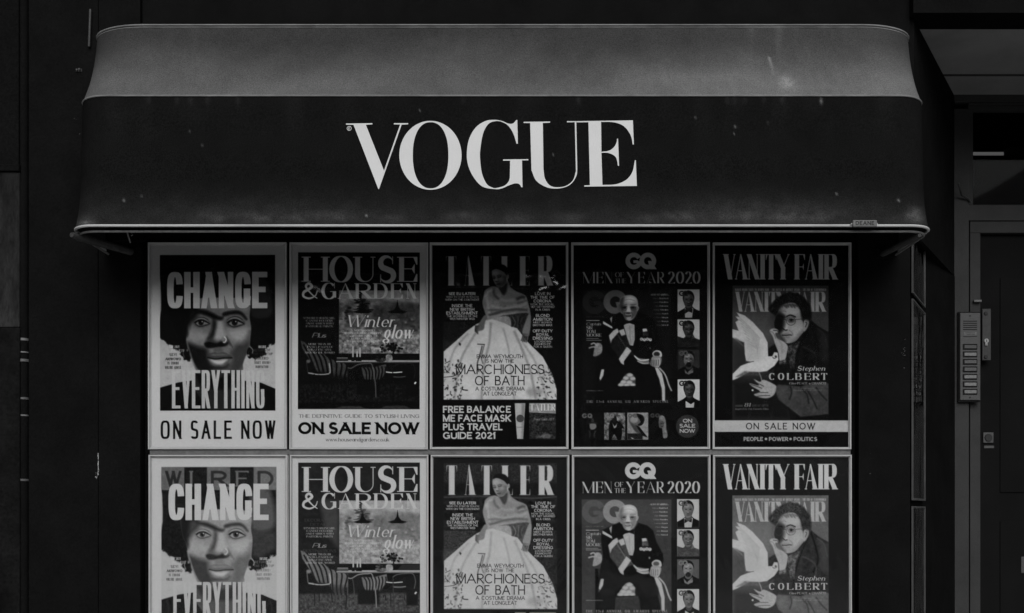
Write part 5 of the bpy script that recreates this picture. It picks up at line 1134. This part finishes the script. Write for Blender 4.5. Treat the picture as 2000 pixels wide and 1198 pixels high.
let([(1464, 115), (1803, 110), (1809, 255), (1802, 255)] + curve((1802, 255), (1790, 200), (1750, 146), (1690, 122), (1612, 119))[1:] + [(1614, 299)] + curve((1614, 299), (1660, 292), (1690, 270), (1705, 242), (1708, 220))[1:] + [(1714, 220), (1720, 383), (1713, 383)] + curve((1713, 383), (1705, 340), (1685, 318), (1650, 305), (1614, 305))[1:] + [(1620, 498)] + curve((1620, 498), (1700, 494), (1762, 468), (1800, 420), (1815, 350))[1:] + [(1821, 350), (1827, 504), (1511, 508), (1511, 501), (1545, 500), (1536, 121), (1464, 122)])
rgp, rw = Face(.17, .13).text('R', 15, 8)
flat_letters('registered_mark', [([LT(*p) for p in ellp(99, 158, 14, 14, k=24)], [[LT(*p) for p in ellp(99, 158, 11, 11, k=24)]])] + [([LT(94 + q[0], 166 - q[1]) for q in p], []) for p in rgp], onv, M['letter'], AW)
# maker's plate on the front rail
pl = MB().box(X(1665, -.47), X(1712, -.47), -.478, -.464, Z(444, -.47) - AZ, Z(431, -.47) - AZ, .003).build('maker_plate', M['plate'], AW)
for px in (1663, 1713): MB().cyl((X(px, -.47), -.466, Z(437.5, -.47) - AZ), (0, -1, 0), .0028, .007, 10).build('screw', M['dull_chrome'], AW, True)
dp, dw_ = Face(.2, .2, space=.14).text('DEANE', 8, 36)
flat_letters('plate_lettering', [([(1670 + q[0], 441 - q[1]) for q in p], []) for p in dp], lambda a, b, l: (X(a, -.47), -.4785 - l * .5, Z(b, -.47) - AZ), M['plate_ink'], pl)

# ---------------------------------------------------------------- framed magazine posters
SC = 2.4
paper = attr_mat('printed_paper', 'print', rough=.8, spec=.02)
PW, PH = 270 * 5 / FPX, 403 * 5 / FPX           # a poster with its frame
def lin(v): v = np.clip(v / 255., 0, 1); return np.where(v <= .04045, v / 12.92, ((v + .055) / 1.055) ** 2.4)
_cv = {}
def print_mesh(name, fn, g=1.):
    if fn not in _cv: _cv[fn] = fn()
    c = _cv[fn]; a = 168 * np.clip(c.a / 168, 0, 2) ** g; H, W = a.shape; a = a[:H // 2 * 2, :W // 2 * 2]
    L = lin(a); L = (L[::2, ::2] + L[1::2, ::2] + L[::2, 1::2] + L[1::2, 1::2]) / 4
    rg = np.random.default_rng(1); mid = np.clip((L - .012) / .03, 0, 1) * np.clip((.36 - L) / .05, 0, 1)
    n_ = sum(c.noise(L.shape, q_) * w_ for q_, w_ in ((2, .3), (4, .3), (9, .25), (22, .15))) - .5
    L = np.clip(L * (1 + mid * n_ * .42) / .66, .0055, .85) * (1 + rg.normal(0, .04, L.shape))
    h, w = L.shape; xs = (np.arange(w) / (w - 1)) * PW; zs = PH - (np.arange(h) / (h - 1)) * PH
    XX, ZZ = np.meshgrid(xs, zs); co = np.zeros((h * w, 3), np.float32); co[:, 0] = XX.ravel(); co[:, 2] = ZZ.ravel()
    i = np.arange(h - 1)[:, None] * w + np.arange(w - 1)[None]; q = np.stack([i, i + w, i + w + 1, i + 1], -1).reshape(-1, 4).astype(np.int32)
    me = bpy.data.meshes.new(name); me.vertices.add(h * w); me.vertices.foreach_set('co', co.ravel())
    me.loops.add(q.size); me.loops.foreach_set('vertex_index', q.ravel()); me.polygons.add(len(q)); me.polygons.foreach_set('loop_start', np.arange(0, q.size, 4, dtype=np.int32))
    me.update(calc_edges=True)
    col = np.ones((h * w, 4), np.float32); col[:, :3] = L.reshape(-1, 1); at = me.color_attributes.new('print', 'FLOAT_COLOR', 'POINT'); at.data.foreach_set('color', col.ravel())
    me.materials.append(paper); return me
def frame_mb(w=PW, h=PH):
    o = MB()
    for t, y0, y1, i0 in ((.0062, -.012, .006, 0.), (.0034, -.0045, .006, .0064)):
        a, b = i0, i0 + t
        o.box(a, b, y0, y1, a, h - a, .0008); o.box(w - b, w - a, y0, y1, a, h - a, .0008)
        o.box(b + .0003, w - b - .0003, y0 + .0004, y1, a, b, .0008); o.box(b + .0003, w - b - .0003, y0 + .0004, y1, h - b, h - a, .0008)
    return o
frame_me = None; glass_me = None
def poster(me, x, z, dx, dz_, label, y=-.002, rz=0., sx=1., sz=1., group='framed magazine posters on the shop front', fr=None):
    global frame_me, glass_me
    t = thing('framed_poster', label, 'poster', (x, y, z), group, rz)
    if frame_me is None:
        o = frame_mb().build('frame', M['alu']); frame_me = o.data; bpy.data.objects.remove(o)
        o = MB().box(.005, PW - .005, -.0018, -.0006, .005, PH - .005).build('glass', PANE); glass_me = o.data; bpy.data.objects.remove(o)
    for nm, m_, lo in (('frame', fr or frame_me, (0, 0, 0)), ('glass', glass_me, (0, 0, 0)), ('print', me, (dx, .0022, dz_))):
        o = bpy.data.objects.new(nm, m_); C.objects.link(o); o.parent = t; o.location = lo
    o = MB().box(.004, PW - .004, .0045, .0058, .004, PH - .004).build('backing', M['frame_dark'], t)
    t.scale = (sx, 1 if fr is None else .45, sz); t.rotation_euler[1] = rs.uniform(-.0016, .0016); t.rotation_euler[0] = rs.uniform(-.0012, .0012)
    return t
print_one_shaded = lambda: print_one(.25)  # masthead band darkened, canopy shade painted into the print
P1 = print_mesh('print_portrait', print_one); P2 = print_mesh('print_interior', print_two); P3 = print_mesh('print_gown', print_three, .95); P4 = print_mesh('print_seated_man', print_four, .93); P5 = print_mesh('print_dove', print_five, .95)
D1, D2, D3, D4, D5 = [print_mesh('dark_' + m_.name, f_, g_) for m_, f_, g_ in ((P1, print_one_shaded, 2.2), (P2, print_two, 2.4), (P3, print_three, 1.75), (P4, print_four, 2.0), (P5, print_five, 1.75))]  # upper-row copies darkened: shade under the canopy put into the print
k = 5 / FPX
for me, dk, px1, px2, oy, w1, w2 in (
    (P1, D1, 291, 293.5, 889.8, 'white bordered poster reading CHANGE EVERYTHING and ON SALE NOW under a dark face, upper row', 'white bordered poster with the word CHANGE over a brightly lit face, lower row'),
    (P2, D2, 566, 567, 886.7, 'white bordered dining room poster with bold ON SALE NOW at its foot, upper row', 'white bordered dining room poster in the lower row, cut by the photo edge'),
    (P3, D3, 840, 840.5, 884.6, 'black poster of woman in gown above a pale tube and small booklet, upper row', 'black poster of woman in wide pale gown in the lower row, face clearly lit'),
    (P4, D4, 1116, 1115, 885.5, 'black poster of seated man with medals and round ON SALE NOW spot, upper row', 'black poster of seated man with medals in the lower row, under the dim one'),
    (P5, D5, 1391, 1391.3, 886.2, 'poster of man in round glasses with dove and pale ON SALE NOW band, upper row', 'poster of man in round glasses with white dove in the lower row, right end')):
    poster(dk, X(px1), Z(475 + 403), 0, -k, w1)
    poster(me, X(px1 + 1.2), Z(889 + 403), (px2 - px1 - 1.2) * k, -(oy - 889) * k, w2)
# narrow posters on the splayed return
ang = math.atan2(.38, .188); L_ = math.hypot(.188, .38)
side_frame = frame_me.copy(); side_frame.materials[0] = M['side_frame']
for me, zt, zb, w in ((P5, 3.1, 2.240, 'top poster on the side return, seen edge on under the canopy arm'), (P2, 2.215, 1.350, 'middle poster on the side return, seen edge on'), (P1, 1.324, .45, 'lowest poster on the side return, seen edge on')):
    poster(me, XR + .012, zb, 0, 0, w, y=-.006, rz=ang, sx=(L_ - .005) / PW, sz=(zt - zb) / PH, group='framed posters on the side return', fr=side_frame)
